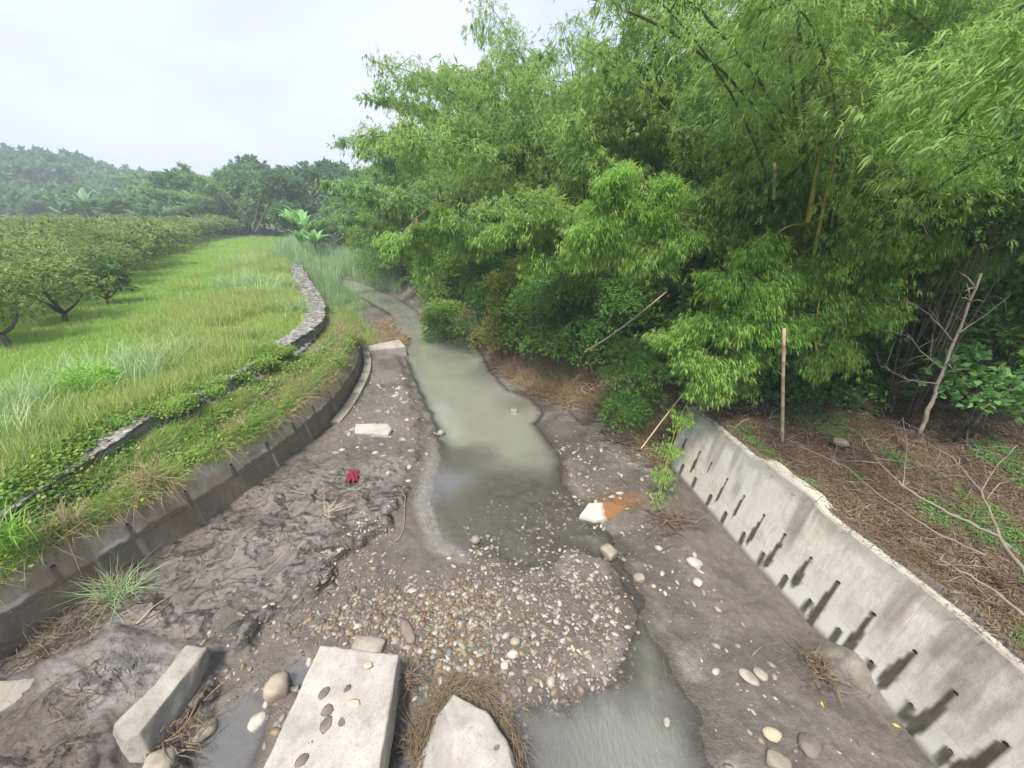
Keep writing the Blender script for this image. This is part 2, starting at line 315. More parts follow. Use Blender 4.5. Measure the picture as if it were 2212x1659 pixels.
def land(x, y):
    x = np.asarray(x, float); y = np.asarray(y, float)
    dL, _ = side(LL, x, y, 1); dR, _ = side(RL, x, y, -1)
    near = (np.hypot(x, y) < 60)
    sd = poly_sd(WPw, x, y); pd = np.minimum.reduce([poly_sd(q, x, y) for q in PUDw])
    lm = poly_sd(LM, x, y); bl = poly_sd(BEAML, x, y)
    rm = ss(.4, -.1, np.abs(x-10)-8+0*y)
    n1 = fbm(x*1.7, y*1.7, 5, 3); n2 = fbm(x*7, y*7, 4, 9); n3 = fbm(x*.5, y*.5, 3, 5)
    te, lip = terr(x, y, .62, 31); te2, lip2 = terr(x*1.7+9, y*1.7, .6, 57)
    rough_l = ss(10.5, 7.8, y+.5*(n3-.5))
    lmj = lm+.5*(fbm(x*2.2, y*2.2, 4, 71)-.5)
    left = ss(.14, -.12, lmj)
    z = .045+.05*(n1-.5)+.02*(n2-.5)
    z = z+left*(.10+.10*ss(-3.5, -7, x)+(.044*te+.014*te2+.018*(fbm(x*12, y*12, 3, 37)-.5))*rough_l*.85+.012*te2*(1-rough_l))
    wid = .20+.10*vn(x*1.5, y*1.5, 4)
    z = z+ss(wid+.1, -.1, bl)*(.22+.02*te2)*(x < 0)
    right = ss(0, .9, sd)*(x > .8)*(y < 14)
    z = z+right*(.10+.016*te2+.04*(n1-.5))*ss(.5, 4.5, x)
    mx_, my_, _ = P(1835, 1425, .3)
    mound = np.exp(-(((x-mx_)*1.2)**2+((y-my_)*1.9)**2)/.32); z = z+.26*mound
    sdj = sd+(.18+.30*ss(-.8, .6, x)*ss(9, 7, y))*(fbm(x*2.4, y*2.4, 5, 77)-.5)
    z = z*ss(-.02, .45, sdj)+.006
    yy_ = y+1.6*(fbm(x*1.1, y*1.1, 4, 19)-.5)+.35*x; dp = .035+.03*ss(6.5, 8.5, yy_)+.55*ss(8.6, 12.5, yy_)
    shal = ss(9.6, 8.2, y)*ss(-1.6, .2, x)*ss(2.6, 1.2, x)*(y > 5.0)
    dp = dp*(1-shal)+shal*(.028+.05*(.5-n1)+.05*(.5-n2))
    stream = ss(1.3, 1.9, x)*(y < 6.7); dp = np.where(stream > 0, .05+.11*stream, dp)
    dp = np.where((y < 4.2), .06+.09*ss(.3, 1.6, x), dp)
    z = np.where(sdj < 0.0, -dp*ss(0, -.55-.35*stream, sdj)+z*ss(-.3, 0, sdj), z)
    z = z-ss(.12, -.2, pd+.1*(n1-.5))*(z+.045)
    # left bank
    wl = (y < 19.2)
    kS = .35+.65*ss(4.6, 8.2, y); dS = np.where(dL > .5, .5+(dL-.5)/kS, dL)
    gl = np.where(wl, 1.42*ss(.36, .5, dL)+.40*ss(.7, 1.55, dS)+.32*ss(1.75, 2.05, dS)+.09*(n2-.5)*ss(.5, .8, dL), 2.15*ss(-.2, 2.9, dL+.6*(n1-.5)))
    gl = gl+ss(2.5, 9, dL)*(.10*(n3-.5)+.06)
    far = np.hypot(x, y)
    hl = 17*np.exp(-((x+195)/45)**2-((y-175)/60)**2)+4*np.exp(-((x+120)/60)**2-((y-185)/45)**2)+12*np.exp(-((x+290)/60)**2-((y-140)/90)**2)+13*np.exp(-((x+40)/45)**2-((y-165)/40)**2)
    gl = gl+hl*ss(85, 130, y+.15*np.abs(x))
    z = np.where(dL > 0, np.maximum(z*ss(.9, .3, dL), 0)+gl, z)
    # right bank
    wr = (y < 9.25)
    bk = 1.78*ss(-.1, 2.6, dR+.9*(n1-.5)+.3*(n2-.5))
    gr = np.where(wr, 1.80*ss(.34, .48, dR), bk)+.10*(n1-.5)*ss(.4, 1, dR)
    slope = ss(2.5, 14, dR)*2.2+ss(9, 75, dR)*(17+5*(fbm(x*.03, y*.03, 3, 8)))*ss(-30, 25, y)*(1-.5*ss(50, 110, y))
    z = np.where(dR > -.1, np.maximum(z, 0)*ss(1.2, .2, dR)+gr+slope*(dR > 0), z)
    inner = (dL < .05) & (dR < .05)
    # far valley closes behind the trees
    z = np.where(inner & (far > 75), 1.5*ss(75, 100, far), z)
    info = dict(dS=dS, dL=dL, dR=dR, sd=sd, pd=pd, left=left, lip=lip, lip2=lip2, n1=n1, n2=n2, n3=n3, mound=mound, rough_l=rough_l, bl=bl, te=te, te2=te2, lmj=lmj)
    return z, info
def gz(x, y): return float(land(np.array([x]), np.array([y]))[0][0])
th = np.concatenate([np.linspace(-180, -80, 26)[:-1], np.linspace(-80, 80, 680), np.linspace(80, 180, 26)[1:]])*math.pi/180
rr = [.02, .4, .8, 1.2]; r_ = 1.5
while r_ < 26: rr.append(r_); r_ *= 1.0068
while r_ < 60: rr.append(r_); r_ *= 1.02
while r_ < 700: rr.append(r_); r_ *= 1.045
rr = np.array(rr); TH, RR = np.meshgrid(th, rr); X = RR*np.sin(TH); Y = RR*np.cos(TH)
Z, I = land(X.ravel(), Y.ravel()); X = X.ravel(); Y = Y.ravel()
nt_, nr = len(th), len(rr)
def lerp(a, b, t): 
    return np.asarray(a)*(1-t[:, None])+np.asarray(b)*t[:, None]
ones = np.ones(len(X)); full = lambda c: np.tile(np.array(c, float), (len(X), 1))
alb = lerp((.112, .098, .081), (.165, .146, .122), ss(.3, .7, I['n1']))
alb = lerp(alb, (.215, .190, .160), I['left']*.9*ss(.35, .7, fbm(X*.9, Y*.9, 3, 61)))
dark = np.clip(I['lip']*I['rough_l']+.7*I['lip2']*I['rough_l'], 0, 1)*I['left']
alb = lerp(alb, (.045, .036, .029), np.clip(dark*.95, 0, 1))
edge = np.exp(-(I['lmj']/.10)**2)*(I['sd'] > .1)*(Y < 10); alb = lerp(alb, (.05, .042, .036), edge*.35)
grav = (1-I['left'])*(X < 1.9)*(Y < 9)*(I['sd'] > -.8); alb = lerp(alb, (.15, .125, .095), grav*ss(.35, .6, I['n2'])*.8)
silt = np.clip(ss(.42, .10, np.abs(I['sd']+.02))*ss(10.5, 9, Y)*ss(5.2, 6.2, Y)*ss(-.6, -1.3, X), 0, 1)
alb = lerp(alb, (.30, .285, .255), silt*.9)
silt2 = ss(.25, .02, np.abs(I['sd']-.08))*(I['sd'] > -.03); alb = lerp(alb, (.27, .25, .215), silt2*.55*ss(.4, .6, I['n1']))
alb = lerp(alb, (.30, .265, .21), np.clip(I['mound']*1.1, 0, 1)*ss(.3, .55, I['n2'])*.9)
rx, ry, _ = P(1345, 1080, .1); alb = lerp(alb, (.27, .125, .045), .95*np.exp(-((X-rx)**2/.30+(Y-ry)**2/.12))*ss(.35, .55, I['n2']))
plate = ss(.02, -.15, I['bl'])*(X < 0); alb = lerp(alb, (.24, .22, .195), plate*ss(.45, .6, fbm(X*.8, Y*.8, 3, 15))*.9)
alb = lerp(alb, (.085, .065, .048), plate*ss(.5, .4, fbm(X*.8, Y*.8, 3, 15))*.6)
# green field and slopes
gr = ss(.4, .6, I['dL']); fcol = lerp((.22, .32, .06), (.33, .38, .09), ss(.3, .7, fbm(X*.22, Y*.22, 4, 88)))
fcol = lerp(fcol, (.18, .32, .045), ss(5, 9, I['dL'])*ss(.4, .6, fbm(X*.15+3, Y*.15, 3, 91)))
fcol = lerp(fcol, (.12, .10, .07), ss(2.3, 1.6, I['dL'])*.75); fcol = lerp(fcol, (.24, .20, .12), .8*ss(.62, .72, fbm(X*.5, Y*.5, 3, 93)))
fcol = lerp(fcol, (.07, .11, .03), ss(80, 100, Y)); scar = np.exp(-((X+152)/9)**2-((Y-140)/30)**2); fcol = lerp(fcol, (.36, .25, .17), np.clip(scar*1.5, 0, 1))
alb = alb*(1-gr[:, None])+fcol*gr[:, None]
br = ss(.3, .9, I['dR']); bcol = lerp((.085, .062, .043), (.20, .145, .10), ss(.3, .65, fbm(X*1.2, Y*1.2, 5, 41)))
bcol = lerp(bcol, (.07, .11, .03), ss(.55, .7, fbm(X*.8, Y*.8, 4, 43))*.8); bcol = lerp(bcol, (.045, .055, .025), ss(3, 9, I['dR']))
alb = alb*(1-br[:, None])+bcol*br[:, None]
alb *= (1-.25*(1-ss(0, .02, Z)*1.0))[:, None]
wet = np.clip(.62+.4*ss(.10, .0, Z)+.25*(vn(X*2, Y*2, 5)-.5)+.25*dark, 0, 1)*(1-gr)*(1-br*.8)
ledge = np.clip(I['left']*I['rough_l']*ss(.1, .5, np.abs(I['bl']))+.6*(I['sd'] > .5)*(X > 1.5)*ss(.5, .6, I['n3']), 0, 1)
ii, jj = np.meshgrid(np.arange(nr-1), np.arange(nt_-1), indexing='ij')
Q = np.stack([ii*nt_+jj, (ii+1)*nt_+jj, (ii+1)*nt_+jj+1, ii*nt_+jj+1], -1).reshape(-1, 4)[:, ::-1]
fl_, fr_, fy = I['dL'][Q].mean(1), I['dR'][Q].mean(1), Y[Q].mean(1)
frr = RR.ravel()[Q].mean(1)
cls = np.where((fl_ > .42), 1, np.where(fr_ > .40, 2, 0)); cls = np.where((frr > 95) & (cls != 0) & ((cls == 2) | (fy > 90)), 3, cls); cls = np.where((fr_ > 14), 3, cls)
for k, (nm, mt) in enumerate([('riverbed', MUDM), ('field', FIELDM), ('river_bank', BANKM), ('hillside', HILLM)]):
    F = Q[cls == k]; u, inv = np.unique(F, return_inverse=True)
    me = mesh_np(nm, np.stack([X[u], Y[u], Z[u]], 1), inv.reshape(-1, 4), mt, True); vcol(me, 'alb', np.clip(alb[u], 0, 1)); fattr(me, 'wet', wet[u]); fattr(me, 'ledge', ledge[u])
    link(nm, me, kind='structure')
# water sheet
wmsk = ((Z < .012) & (I['dL'] < .3) & (I['dR'] < .5) & (RR.ravel() < 75) & ((I['sd'] < .3) | (I['pd'] < .25)))
F = Q[wmsk[Q].any(1)]; u, inv = np.unique(F, return_inverse=True)
me = mesh_np('water', np.stack([X[u], Y[u], 0*X[u]], 1), inv.reshape(-1, 4), WATER, True)
dep = np.clip(-Z[u], 0, 1); fattr(me, 'depth', dep); fattr(me, 'opac', np.clip(1-np.exp(-dep*8), 0, .97)); 
fattr(me, 'flow', np.clip(.08+ss(1.2, 1.7, X[u])*ss(7.5, 6.3, Y[u])+.5*ss(4.2, 3.4, Y[u])*(X[u] > 0), 0, 1)); link('water', me, kind='structure')
# ------------------------------------------------------------------ concrete walls
def wall(name, label, line, sgn, bat, z1f, joint, pw, mat, stain, top=.62):
    seg = np.hypot(*(line[1:]-line[:-1]).T); al = np.concatenate([[0], np.cumsum(seg)]); tot = al[-1]
    def pos(s):
        x = np.interp(s, al, line[:, 0]); y = np.interp(s, al, line[:, 1])
        e = .15; tx = np.interp(s+e, al, line[:, 0])-np.interp(s-e, al, line[:, 0]); ty = np.interp(s+e, al, line[:, 1])-np.interp(s-e, al, line[:, 1])
        n = np.hypot(tx, ty); return x, y, -ty/n*sgn, tx/n*sgn
    root = thing(name, label, 'retaining wall', (line[0][0], line[0][1], 0)); o0 = np.array([line[0][0], line[0][1], 0])
    z0 = -.35; edges = list(np.arange(0, tot, pw))+[tot]
    if edges[-1]-edges[-2] < .4: edges.pop(-2)
    g = .0035
    for a, b in zip(edges, edges[1:]):
        for c in (0, 1):
            ns = max(2, int((b-a)/.036)); s_ = np.linspace(a+.0012, b-.0012, ns); nh = 22 if c == 0 else 40
            t = np.linspace(0, 1, nh); SS, T = np.meshgrid(s_, t); zt = z1f(SS)
            ZZ = (z0+(joint-g-z0)*T) if c == 0 else (joint+g+(zt-joint-g)*T)
            x, y, nx, ny = pos(SS); off = bat*(ZZ-.2); off += (0.010 if c == 1 else 0)*-0
            off += .006*(fbm(SS*3, ZZ*3, 3, 5)-.5)
            # eased edges
            e_ = np.minimum.reduce([SS-a, b-SS, (joint-ZZ) if c == 0 else (ZZ-joint)]); pass
            V = np.stack([x+nx*off, y+ny*off, ZZ], -1)
            back = .10
            def rowback(i, j): return
            Vb = np.stack([x+nx*(off+back), y+ny*(off+back), ZZ], -1)
            n0 = ns*nh; idx = np.arange(n0).reshape(nh, ns); F = []
            q = np.stack([idx[:-1, :-1], idx[:-1, 1:], idx[1:, 1:], idx[1:, :-1]], -1).reshape(-1, 4); F.append(q if sgn > 0 else q[:, ::-1])
            for l1 in (idx[0, :], idx[-1, :], idx[:, 0], idx[:, -1]):
                F.append(np.stack([l1[:-1], l1[1:], l1[1:]+n0, l1[:-1]+n0], -1))
            me = mesh_np('wall_panel', np.concatenate([V.reshape(-1, 3), Vb.reshape(-1, 3)])-o0, np.concatenate(F), mat, False); me.polygons.foreach_set('use_smooth', np.zeros(len(me.polygons), bool))
            wr = stain(SS.ravel(), ZZ.ravel(), zt.ravel()); vcol(me, 'wear', np.clip(np.concatenate([wr, wr]), 0, 1)); link('wall_panel', me, root)
    # core with the coping
    s_ = np.linspace(0, tot, int(tot/.06)); x, y, nx, ny = pos(s_); zt = z1f(s_)
    rows = []
    for dz, o_ in ((z0, None), (None, None)): pass
    o1 = bat*(zt-.2)+.02; V = []
    rj = .03*(fbm(s_*2.5, s_*0, 4, 6)-.5)
    for o_, zz in ((bat*(z0-.2)+.06, z0+0*zt), (o1+.04, zt-.012), (o1+.04+.01, zt+.006), (o1+top-.1+rj, zt+.004+rj), (o1+top-.08+rj, zt-.4)): V.append(np.stack([x+nx*o_, y+ny*o_, zz+0*x], -1))
    V = np.array(V); m_, n_ = V.shape[:2]; idx = np.arange(m_*n_).reshape(m_, n_); q = np.stack([idx[:-1, :-1], idx[:-1, 1:], idx[1:, 1:], idx[1:, :-1]], -1).reshape(-1, 4)
    caps = [[idx[i, e], idx[i+1, e], idx[i+2, e], idx[i+2, e]] for e in (0, n_-1) for i in ()]
    mb = bpy.data.meshes.new('wall_body'); fl = [tuple(r) for r in (q if sgn < 0 else q[:, ::-1])]+[tuple(idx[:, 0]), tuple(idx[:, -1])]
    mb.from_pydata([tuple(v) for v in (V.reshape(-1, 3)-o0)], [], fl); mb.materials.append(mat); vcol(mb, 'wear', np.tile([[.05, .1, 0]], (m_*n_, 1)).astype(float)); link('wall_body', mb, root)
    return root, pos, tot, o0
def weep(root, pos, o0, s, z, bat, r=.026):
    x, y, nx, ny = [float(v) for v in pos(np.array([s]))[0:4]] if False else [float(v[0]) for v in pos(np.array([s]))]
    off = bat*(z-.2); c = Vector((x+nx*off, y+ny*off, z))-Vector(o0); d = Vector((nx, ny, 0)); t = Vector((ny, -nx, 0)); u = Vector((0, 0, 1)); mb = MB(); n = 10
    def ring(rad, o): return [c-d*o+(t*math.cos(2*math.pi*k/n)+u*math.sin(2*math.pi*k/n))*rad for k in range(n)]
    vs = ring(r*1.1, .0)+ring(r*1.1, .005)+ring(r*.9, .005)+ring(r*.9, .002)
    mb.add(vs, [(j*n+k, j*n+(k+1) % n, (j+1)*n+(k+1) % n, (j+1)*n+k) for j in range(3) for k in range(n)]+[tuple(range(3*n, 4*n))])
    link('drain_hole', mb.mesh('drain_hole', HOLE, False), root)
UP = [8.0, 7.39, 6.92, 6.31, 5.73, 5.15, 4.63, 4.08, 3.58, 3.02, 2.49, 2.0, 1.48, .95, .4]; UZ = 1.09
LO = [7.75, 7.18, 6.53, 5.95, 5.34, 4.8, 4.27, 3.78, 3.25, 2.75, 2.2, 1.7, 1.2, .65]; LZ = .49
def stR(s, z, zt):
    dk = np.zeros(len(s)); pl = np.zeros(len(s)); ru = np.zeros(len(s))
    for k, c in enumerate(UP):
        ln = [.45, .72, .34, .75, .68, .88, .98, .80, 1.25, 1.15, 1.0, 1.2, 1.2, 1.1, 1.1][k]; wd = [.07, .05, .035, .05, .05, .065, .075, .085, .085, .085, .09, .10, .13, .1, .1][k]
        d = UZ+.03-z; j = .8*(fbm(s*4, z*3.5, 4, k)-.5)*wd
        f = ss(-.01, .01, d)*ss(ln, ln*.8, d); wv = wd*.95*(.28+.72*np.clip(d/(ln*.62), 0, 1))*(1-.7*ss(ln*.62, ln, d))
        dk = np.maximum(dk, f*ss(wv*1.1, wv*.8, np.abs(s-c-.05*d+j)))
    for k, c in enumerate(LO):
        d = LZ+.03-z; j = .03*(fbm(s*6, z*4, 3, 40+k)-.5)
        dk = np.maximum(dk, ss(0, .03, d)*ss(.5, .25, d)*ss(.07, .04, np.abs(s-c+j)))
    dk *= .88+.12*vn(s*30, z*10, 3)
    pl = (z < .6155)*.35+.55*ss(.45, .62, fbm(s*.9, z*.8, 3, 7))
    dk = np.maximum(dk, .42*ss(.48, .7, fbm(s*3.5, z*.35+2, 4, 17))*ss(.6, 1.2, z)); dk = np.maximum(dk, .8*ss(.26+.06*vn(s*4, s*0, 3), .12, z))
    dk = np.maximum(dk, .30*ss(zt-.22, zt-.02, z+.12*fbm(s*5, z*0, 3, 2))); ru = .55*ss(.62, .75, fbm(s*1.1+5, z*.25, 3, 27))*ss(.9, 1.7, z)
    return np.stack([dk, pl, ru], 1)
def zR(s): return 1.86+.10*ss(4.25, 4.6, s)*(1-ss(5.5, 6.1, s))-.04*ss(7.2, 8.2, s)+.02*(fbm(s*6, s*0, 3, 4)-.5)
rw, rpos, rtot, ro = wall('concrete_wall', 'pale concrete retaining wall with dark stained drain holes along the right side of the creek', RW, -1, .2, zR, .615, 2.7, CONW, stR, .36)
for s_ in UP: weep(rw, rpos, ro, s_, UZ, .2)
for s_ in LO: weep(rw, rpos, ro, s_, LZ, .2, .022)
LH = [.6+1.05*k for k in range(20)]
def stL(s, z, zt):
    ln = .80+.10*(fbm(s*2.5, s*0, 4, 3)-.5)+.05*(vn(s*9, s*0, 8)-.5)
    dk = .72*ss(ln+.012, ln-.012, z)*(.8+.25*fbm(s*2, z*3, 3, 9)); pl = ss(ln-.01, ln, z)*ss(ln+.10, ln+.07, z)*.9*ss(.35, .5, vn(s*1.3, s*0, 2))
    for k, c in enumerate(LH):
        d = np.abs(s-c); dk = np.maximum(dk, .8*ss(.09, .04, d+.04*vn(s*9, z*9, 2))*ss(1.05, 1.0, z)); dk *= 1-ss(.055, .035, np.abs(s-c-.02))*ss(ln-.08, ln-.14, z)*(.8 if k % 3 == 1 else .15)
        if k % 5 == 3: dk *= 1-ss(.04, .025, np.abs(s-c-.45))*ss(ln+.02, ln-.04, z)*.85
    pl = np.maximum(pl, .25*ss(.5, .7, fbm(s*1.5, z, 3, 12))); ru = .5*ss(.5, .7, fbm(s*2, z*1.2, 3, 44))
    return np.stack([dk, pl, ru], 1)
def zL(s): return 1.44+.03*(fbm(s*3, s*0, 3, 14)-.5)
lw, lpos, ltot, lo = wall('concrete_wall', 'dirty dark stained concrete retaining wall curving along the left bank under the grass slope', LW, 1, .2, zL, .70, 2.1, CONL, stL, .35)
for s_ in LH:
    if s_ < ltot-.2: weep(lw, lpos, lo, s_, 1.03, .2, .03)
# toe kerb at the far foot of the left wall
mb = MB(); k0 = [s for s in np.linspace(ltot-8.2, ltot+.3, 26)]
kx, ky, knx, kny = lpos(np.array(k0)); prof = [(-.05, -.2), (-.05, .40), (-.34, .37), (-.38, -.2)]
for a in range(0, 24, 3):
    V = []; 
    for j in range(4):
        i = a+j; f = (i-a)/3
        sgap = .02 if j == 0 else (-.02 if j == 3 else 0)
        for o_, zz in prof: V.append((kx[i]+knx[i]*o_, ky[i]+kny[i]*o_+sgap, zz-(.12 if a < 9 else 0)*(1-i/9)))
    Fk = [(j*4+q, j*4+(q+1) % 4, (j+1)*4+(q+1) % 4, (j+1)*4+q) for j in range(3) for q in range(4)]+[(0, 1, 2, 3), (15, 14, 13, 12)]
    mm = MB(); mm.add([Vector(v)-Vector((kx[12], ky[12], 0)) for v in V], Fk)
    if a == 0: kerb = thing('concrete_kerb', 'narrow curved concrete footing strip at the far foot of the left wall', 'kerb', (kx[12], ky[12], 0))
    link('kerb_block', mm.mesh('kerb_block', SLABG, False), kerb)
# ------------------------------------------------------------------ rocks and slabs
import bmesh
def rough_block(name, verts, faces, mat, cuts=5, amp=.02, sc=6, bev=.03, origin=None):
    bm = bmesh.new(); vs = [bm.verts.new(v) for v in verts]
    for f in faces: bm.faces.new([vs[i] for i in f])
    bmesh.ops.recalc_face_normals(bm, faces=bm.faces)
    bmesh.ops.bevel(bm, geom=bm.edges[:], offset=bev, segments=2, profile=.6, affect='EDGES')
    bmesh.ops.triangulate(bm, faces=[f for f in bm.faces if len(f.verts) > 4])
    for _ in range(cuts):
        es = [e for e in bm.edges if e.calc_length() > .11]
        if not es: break
        bmesh.ops.subdivide_edges(bm, edges=es, cuts=1, use_grid_fill=True)
        bmesh.ops.triangulate(bm, faces=[f for f in bm.faces if len(f.verts) > 4])
    bm.normal_update()
    co = np.array([v.co for v in bm.verts]); no = np.array([v.normal for v in bm.verts])
    d = (fbm(co[:, 0]*sc+co[:, 2]*3, co[:, 1]*sc-co[:, 2]*4, 5, 8, .6)-.5)*2*amp
    for v, q, n_ in zip(bm.verts, d, no): v.co += Vector(n_)*float(q)
    me = bpy.data.meshes.new(name); bm.to_mesh(me); bm.free(); me.materials.append(mat)
    me.polygons.foreach_set('use_smooth', np.ones(len(me.polygons), bool)); return me
def hexa(tops, bots): 
    n = len(tops); return list(tops)+list(bots), [tuple(range(n))[::-1], tuple(range(n, 2*n))]+[(i, (i+1) % n, n+(i+1) % n, n+i) for i in range(n)]
def block(name, label, cat, tops, thick, mat, flare=0, **k):
    c = sum((Vector(t) for t in tops), Vector())/len(tops); tv = [Vector(t)-c for t in tops]
    bv = [Vector((t.x*(1+flare), t.y*(1+flare), t.z-thick)) for t in tv]; v, f = hexa(tv, bv)
    return thing(name, label, cat, c, me=rough_block(name, v, f, mat, **k))
def ico(sub=2, seed=0, flat=.55, amp=.18, elong=1.3, ang=0):
    bm = bmesh.new(); bmesh.ops.create_icosphere(bm, subdivisions=sub, radius=1)
    rs = np.random.default_rng(seed); ph = rs.uniform(0, 50, 3)
    for v in bm.verts:
        n = float(fbm(np.array([v.co.x*1.3+ph[0]+v.co.z]), np.array([v.co.y*1.3+ph[1]-v.co.z]), 2, seed)[0])-.5
        v.co *= 1+amp*2*n
        if ang: v.co = Vector([math.copysign(min(abs(c), ang), c) for c in v.co])
        v.co.x *= elong; v.co.z *= flat
    me = bpy.data.meshes.new('pebble'); bm.to_mesh(me); bm.free()
    me.polygons.foreach_set('use_smooth', np.ones(len(me.polygons), bool)); return me
COB = simple('embedded_cobble', (.10, .085, .07), (.24, .20, .16), 5, .7)
COBT = simple('tan_cobble', (.42, .34, .22), (.50, .42, .30), 5, .8)
t_ = [P(690, 1392, .66), P(862, 1413, .64), (-1.50, 2.3, .66), (-1.46, 1.0, .68), (-2.84, 1.0, .70), (-2.84, 2.4, .68)]
big = block('concrete_slab', 'large bleached concrete slab with pebbles set in its top, nearest the camera', 'concrete slab', t_, .52, SLAB, .0, cuts=6, amp=.034, sc=5, bev=.03)
def onblock(o, px, py, z, r, mat, el=1.4, rz=0., fl=.3):
    x, y, z = P(px, py, z); m_ = ico(2, int(px), fl*.5, .2, el); m_.materials.append(mat); q = link('cobble', m_, o, Vector((x, y, z+.006))-o.location, (0, 0, rz)); q.scale = (r, r, r)
for a in ((700, 1497, .075, COB, 1.5, 1.3), (751, 1489, .06, COB, 1.5, 1.4), (708, 1534, .10, COB, 1.1, .9), (704, 1566, .09, COB, 1.4, 1.4), (795, 1437, .07, COBT, 1.2, 0), (765, 1520, .07, COBT, 1.6, 0), (740, 1560, .07, COB, 1.2, 2), (652, 1642, .07, COB, 1.6, .8), (672, 1600, .05, COB, 1.3, 0)):
    onblock(big, a[0], a[1], .664, a[2]*.75, a[3], a[4], a[5])
# leaning beam on the left
tv = [P(403, 1394, .56), P(446, 1400, .53), P(300, 1583, .55), P(268, 1600, .52), P(243, 1567, .56), P(330, 1480, .58)]; bt = [P(430, 1440, .08), P(462, 1446, .05), P(340, 1660, .02), P(300, 1690, .02), P(240, 1640, .05), P(330, 1500, .1)]
c = Vector(P(345, 1490, .1)); v, f = hexa([Vector(q)-c for q in tv], [Vector(q)-c for q in bt])
beam = thing('concrete_beam', 'long broken concrete beam half sunk in mud at lower left', 'concrete beam', c, me=rough_block('concrete_beam', v, f, SLABG, cuts=6, amp=.06, sc=4, bev=.02))
# pointed block ringed by debris
tv = [P(981, 1497, .70), P(1049, 1536, .66), P(1089, 1597, .62), (.06, 2.45, .60), (.05, 1.6, .62), (-.60, 1.6, .72), P(985, 1600, .72), P(961, 1530, .71)]; bt = [P(972, 1510, .05), P(1060, 1560, .05), (.10, 2.75, .05), (.16, 2.35, .0), (.15, 1.6, 0), (-1.2, 1.6, 0), P(902, 1640, .12), P(935, 1560, .1)]
c = Vector((-.5, 2.4, 0)); v, f = hexa([Vector(q)-c for q in tv], [Vector(q)-c for q in bt])
blk = thing('concrete_block', 'pointed rough concrete block ringed by brown flood debris', 'concrete block', c, me=rough_block('concrete_block', v, f, SLAB, cuts=6, amp=.05, sc=4.5, bev=.03))
onblock(blk, 1070, 1612, .635, .05, COB, 1.2, .5)
block('concrete_slab', 'small white concrete slab lying alone in the middle of the left mud', 'concrete slab', [P(768, 915, .30), P(836, 914, .34), P(846, 925, .30), P(838, 938, .26), P(766, 934, .24)], .32, SLAB, .05, cuts=4, amp=.02, bev=.03)
block('concrete_slab', 'pale concrete slab at the far end of the left wall beside the green pool', 'concrete slab', [P(792, 747, .45), P(862, 733, .62), P(876, 748, .50), P(798, 756, .42)], .6, SLABG, .04, cuts=4, amp=.02, bev=.03)
m_ = M('rust_stained_concrete'); rx_, ry_, _z = P(1318, 1102, .12); sx = m_.n('ShaderNodeSeparateXYZ'); m_.l(m_.geo(), sx.inputs[0]); q_ = m_.math('SUBTRACT', m_.math('ADD', m_.math('MULTIPLY', sx.outputs[0], 1.0), m_.math('MULTIPLY', m_.noise(5, 4), .5)), rx_+.02)
m_.col(m_.mix(m_.ramp(q_, -.02, .12), (.50, .47, .41), (.24, .115, .045))); m_.rough(.75); m_.bump(m_.noise(25, 5), .01, .5); RSLAB = m_.m
block('slab_fragment', 'flat pale broken concrete plate at the lower left edge of the mud', 'concrete slab', [P(-60, 1470, .52), P(40, 1468, .50), P(78, 1462, .48), P(62, 1495, .47), P(30, 1520, .46), P(-40, 1560, .48)], .14, SLABG, .03, cuts=4, amp=.02, bev=.015)
block('concrete_slab', 'rust stained slab half under silt at the right edge of the water', 'concrete slab', [P(1252, 1112, .09), P(1272, 1086, .17), P(1318, 1083, .16), P(1352, 1094, .10), P(1330, 1116, .08), P(1285, 1124, .08)], .2, RSLAB, .05, cuts=4, amp=.02, bev=.02)
def rock(px, py, r, label, el=1.3, fl=.6, mat=PEBW, rz=0, ang=0, seed=1, z=None, cat='rock', name='rock', group=None):
    x, y, _ = P(px, py, .05); g = gz(x, y) if z is None else z; x, y, _ = P(px, py, g)
    m_ = ico(3 if r > .1 else 2, seed, fl, .2, el, ang); m_.materials.append(mat)
    o = thing(name, label, cat, (x, y, g+r*fl*.35), rz, group, m_); o.scale = (r, r, r); return o
rock(600, 1490, .20, 'angular pale rock left of the big slab', 1.0, .75, PEBW, .4, .8, 11)
rock(440, 1583, .13, 'smooth white stone lying half in the lower left puddle', 1.3, .5, PEBW, .9, 0, 12)
rock(555, 1562, .11, 'rounded grey white stone between two puddles left of the big slab', 1.1, .5, PEBW, 1.3, 0, 13)
rock(797, 1398, .18, 'long white stone touching the far end of the big slab', 2.0, .5, PEBW, -.1, .7, 14)
rock(880, 1366, .10, 'long brown log shaped stone above the right corner of the big slab', 2.6, .6, COB, -1.0, 0, 15)
rock(350, 1655, .17, 'broken pale lump at the bottom edge beyond the concrete beam', 1.2, .8, PEBW, .4, .8, 16)
rock(1111, 889, .13, 'lone white rock standing in the green pool', 1.2, .8, PEBW, 0, .75, 17, z=0)
rock(953, 937, .13, 'white rock at the left water edge with bits of drift', 1.0, .8, PEBW, .5, .8, 18, z=.03)
rock(1028, 1168, .10, 'pale rounded rock in the shallow water above the gravel', 1.1, .8, PEBW, .5, 0, 19, z=.02)
rock(1315, 1196, .16, 'white angular rock at the head of the right rivulet', 1.3, .8, PEBW, 2.2, .75, 20, z=.05)
rock(1380, 1252, .11, 'white rock on the right edge of the rivulet', 1.2, .8, PEBW, .3, .75, 21)
rock(1500, 1218, .12, 'pale oval stone on brown mud below the drain wall', 1.3, .6, PEBW, 2.4, 0, 22)
rock(1506, 1260, .10, 'squarish pale stone on brown mud nearer than the oval one', 1.0, .6, PEBW, 2.4, .8, 23)
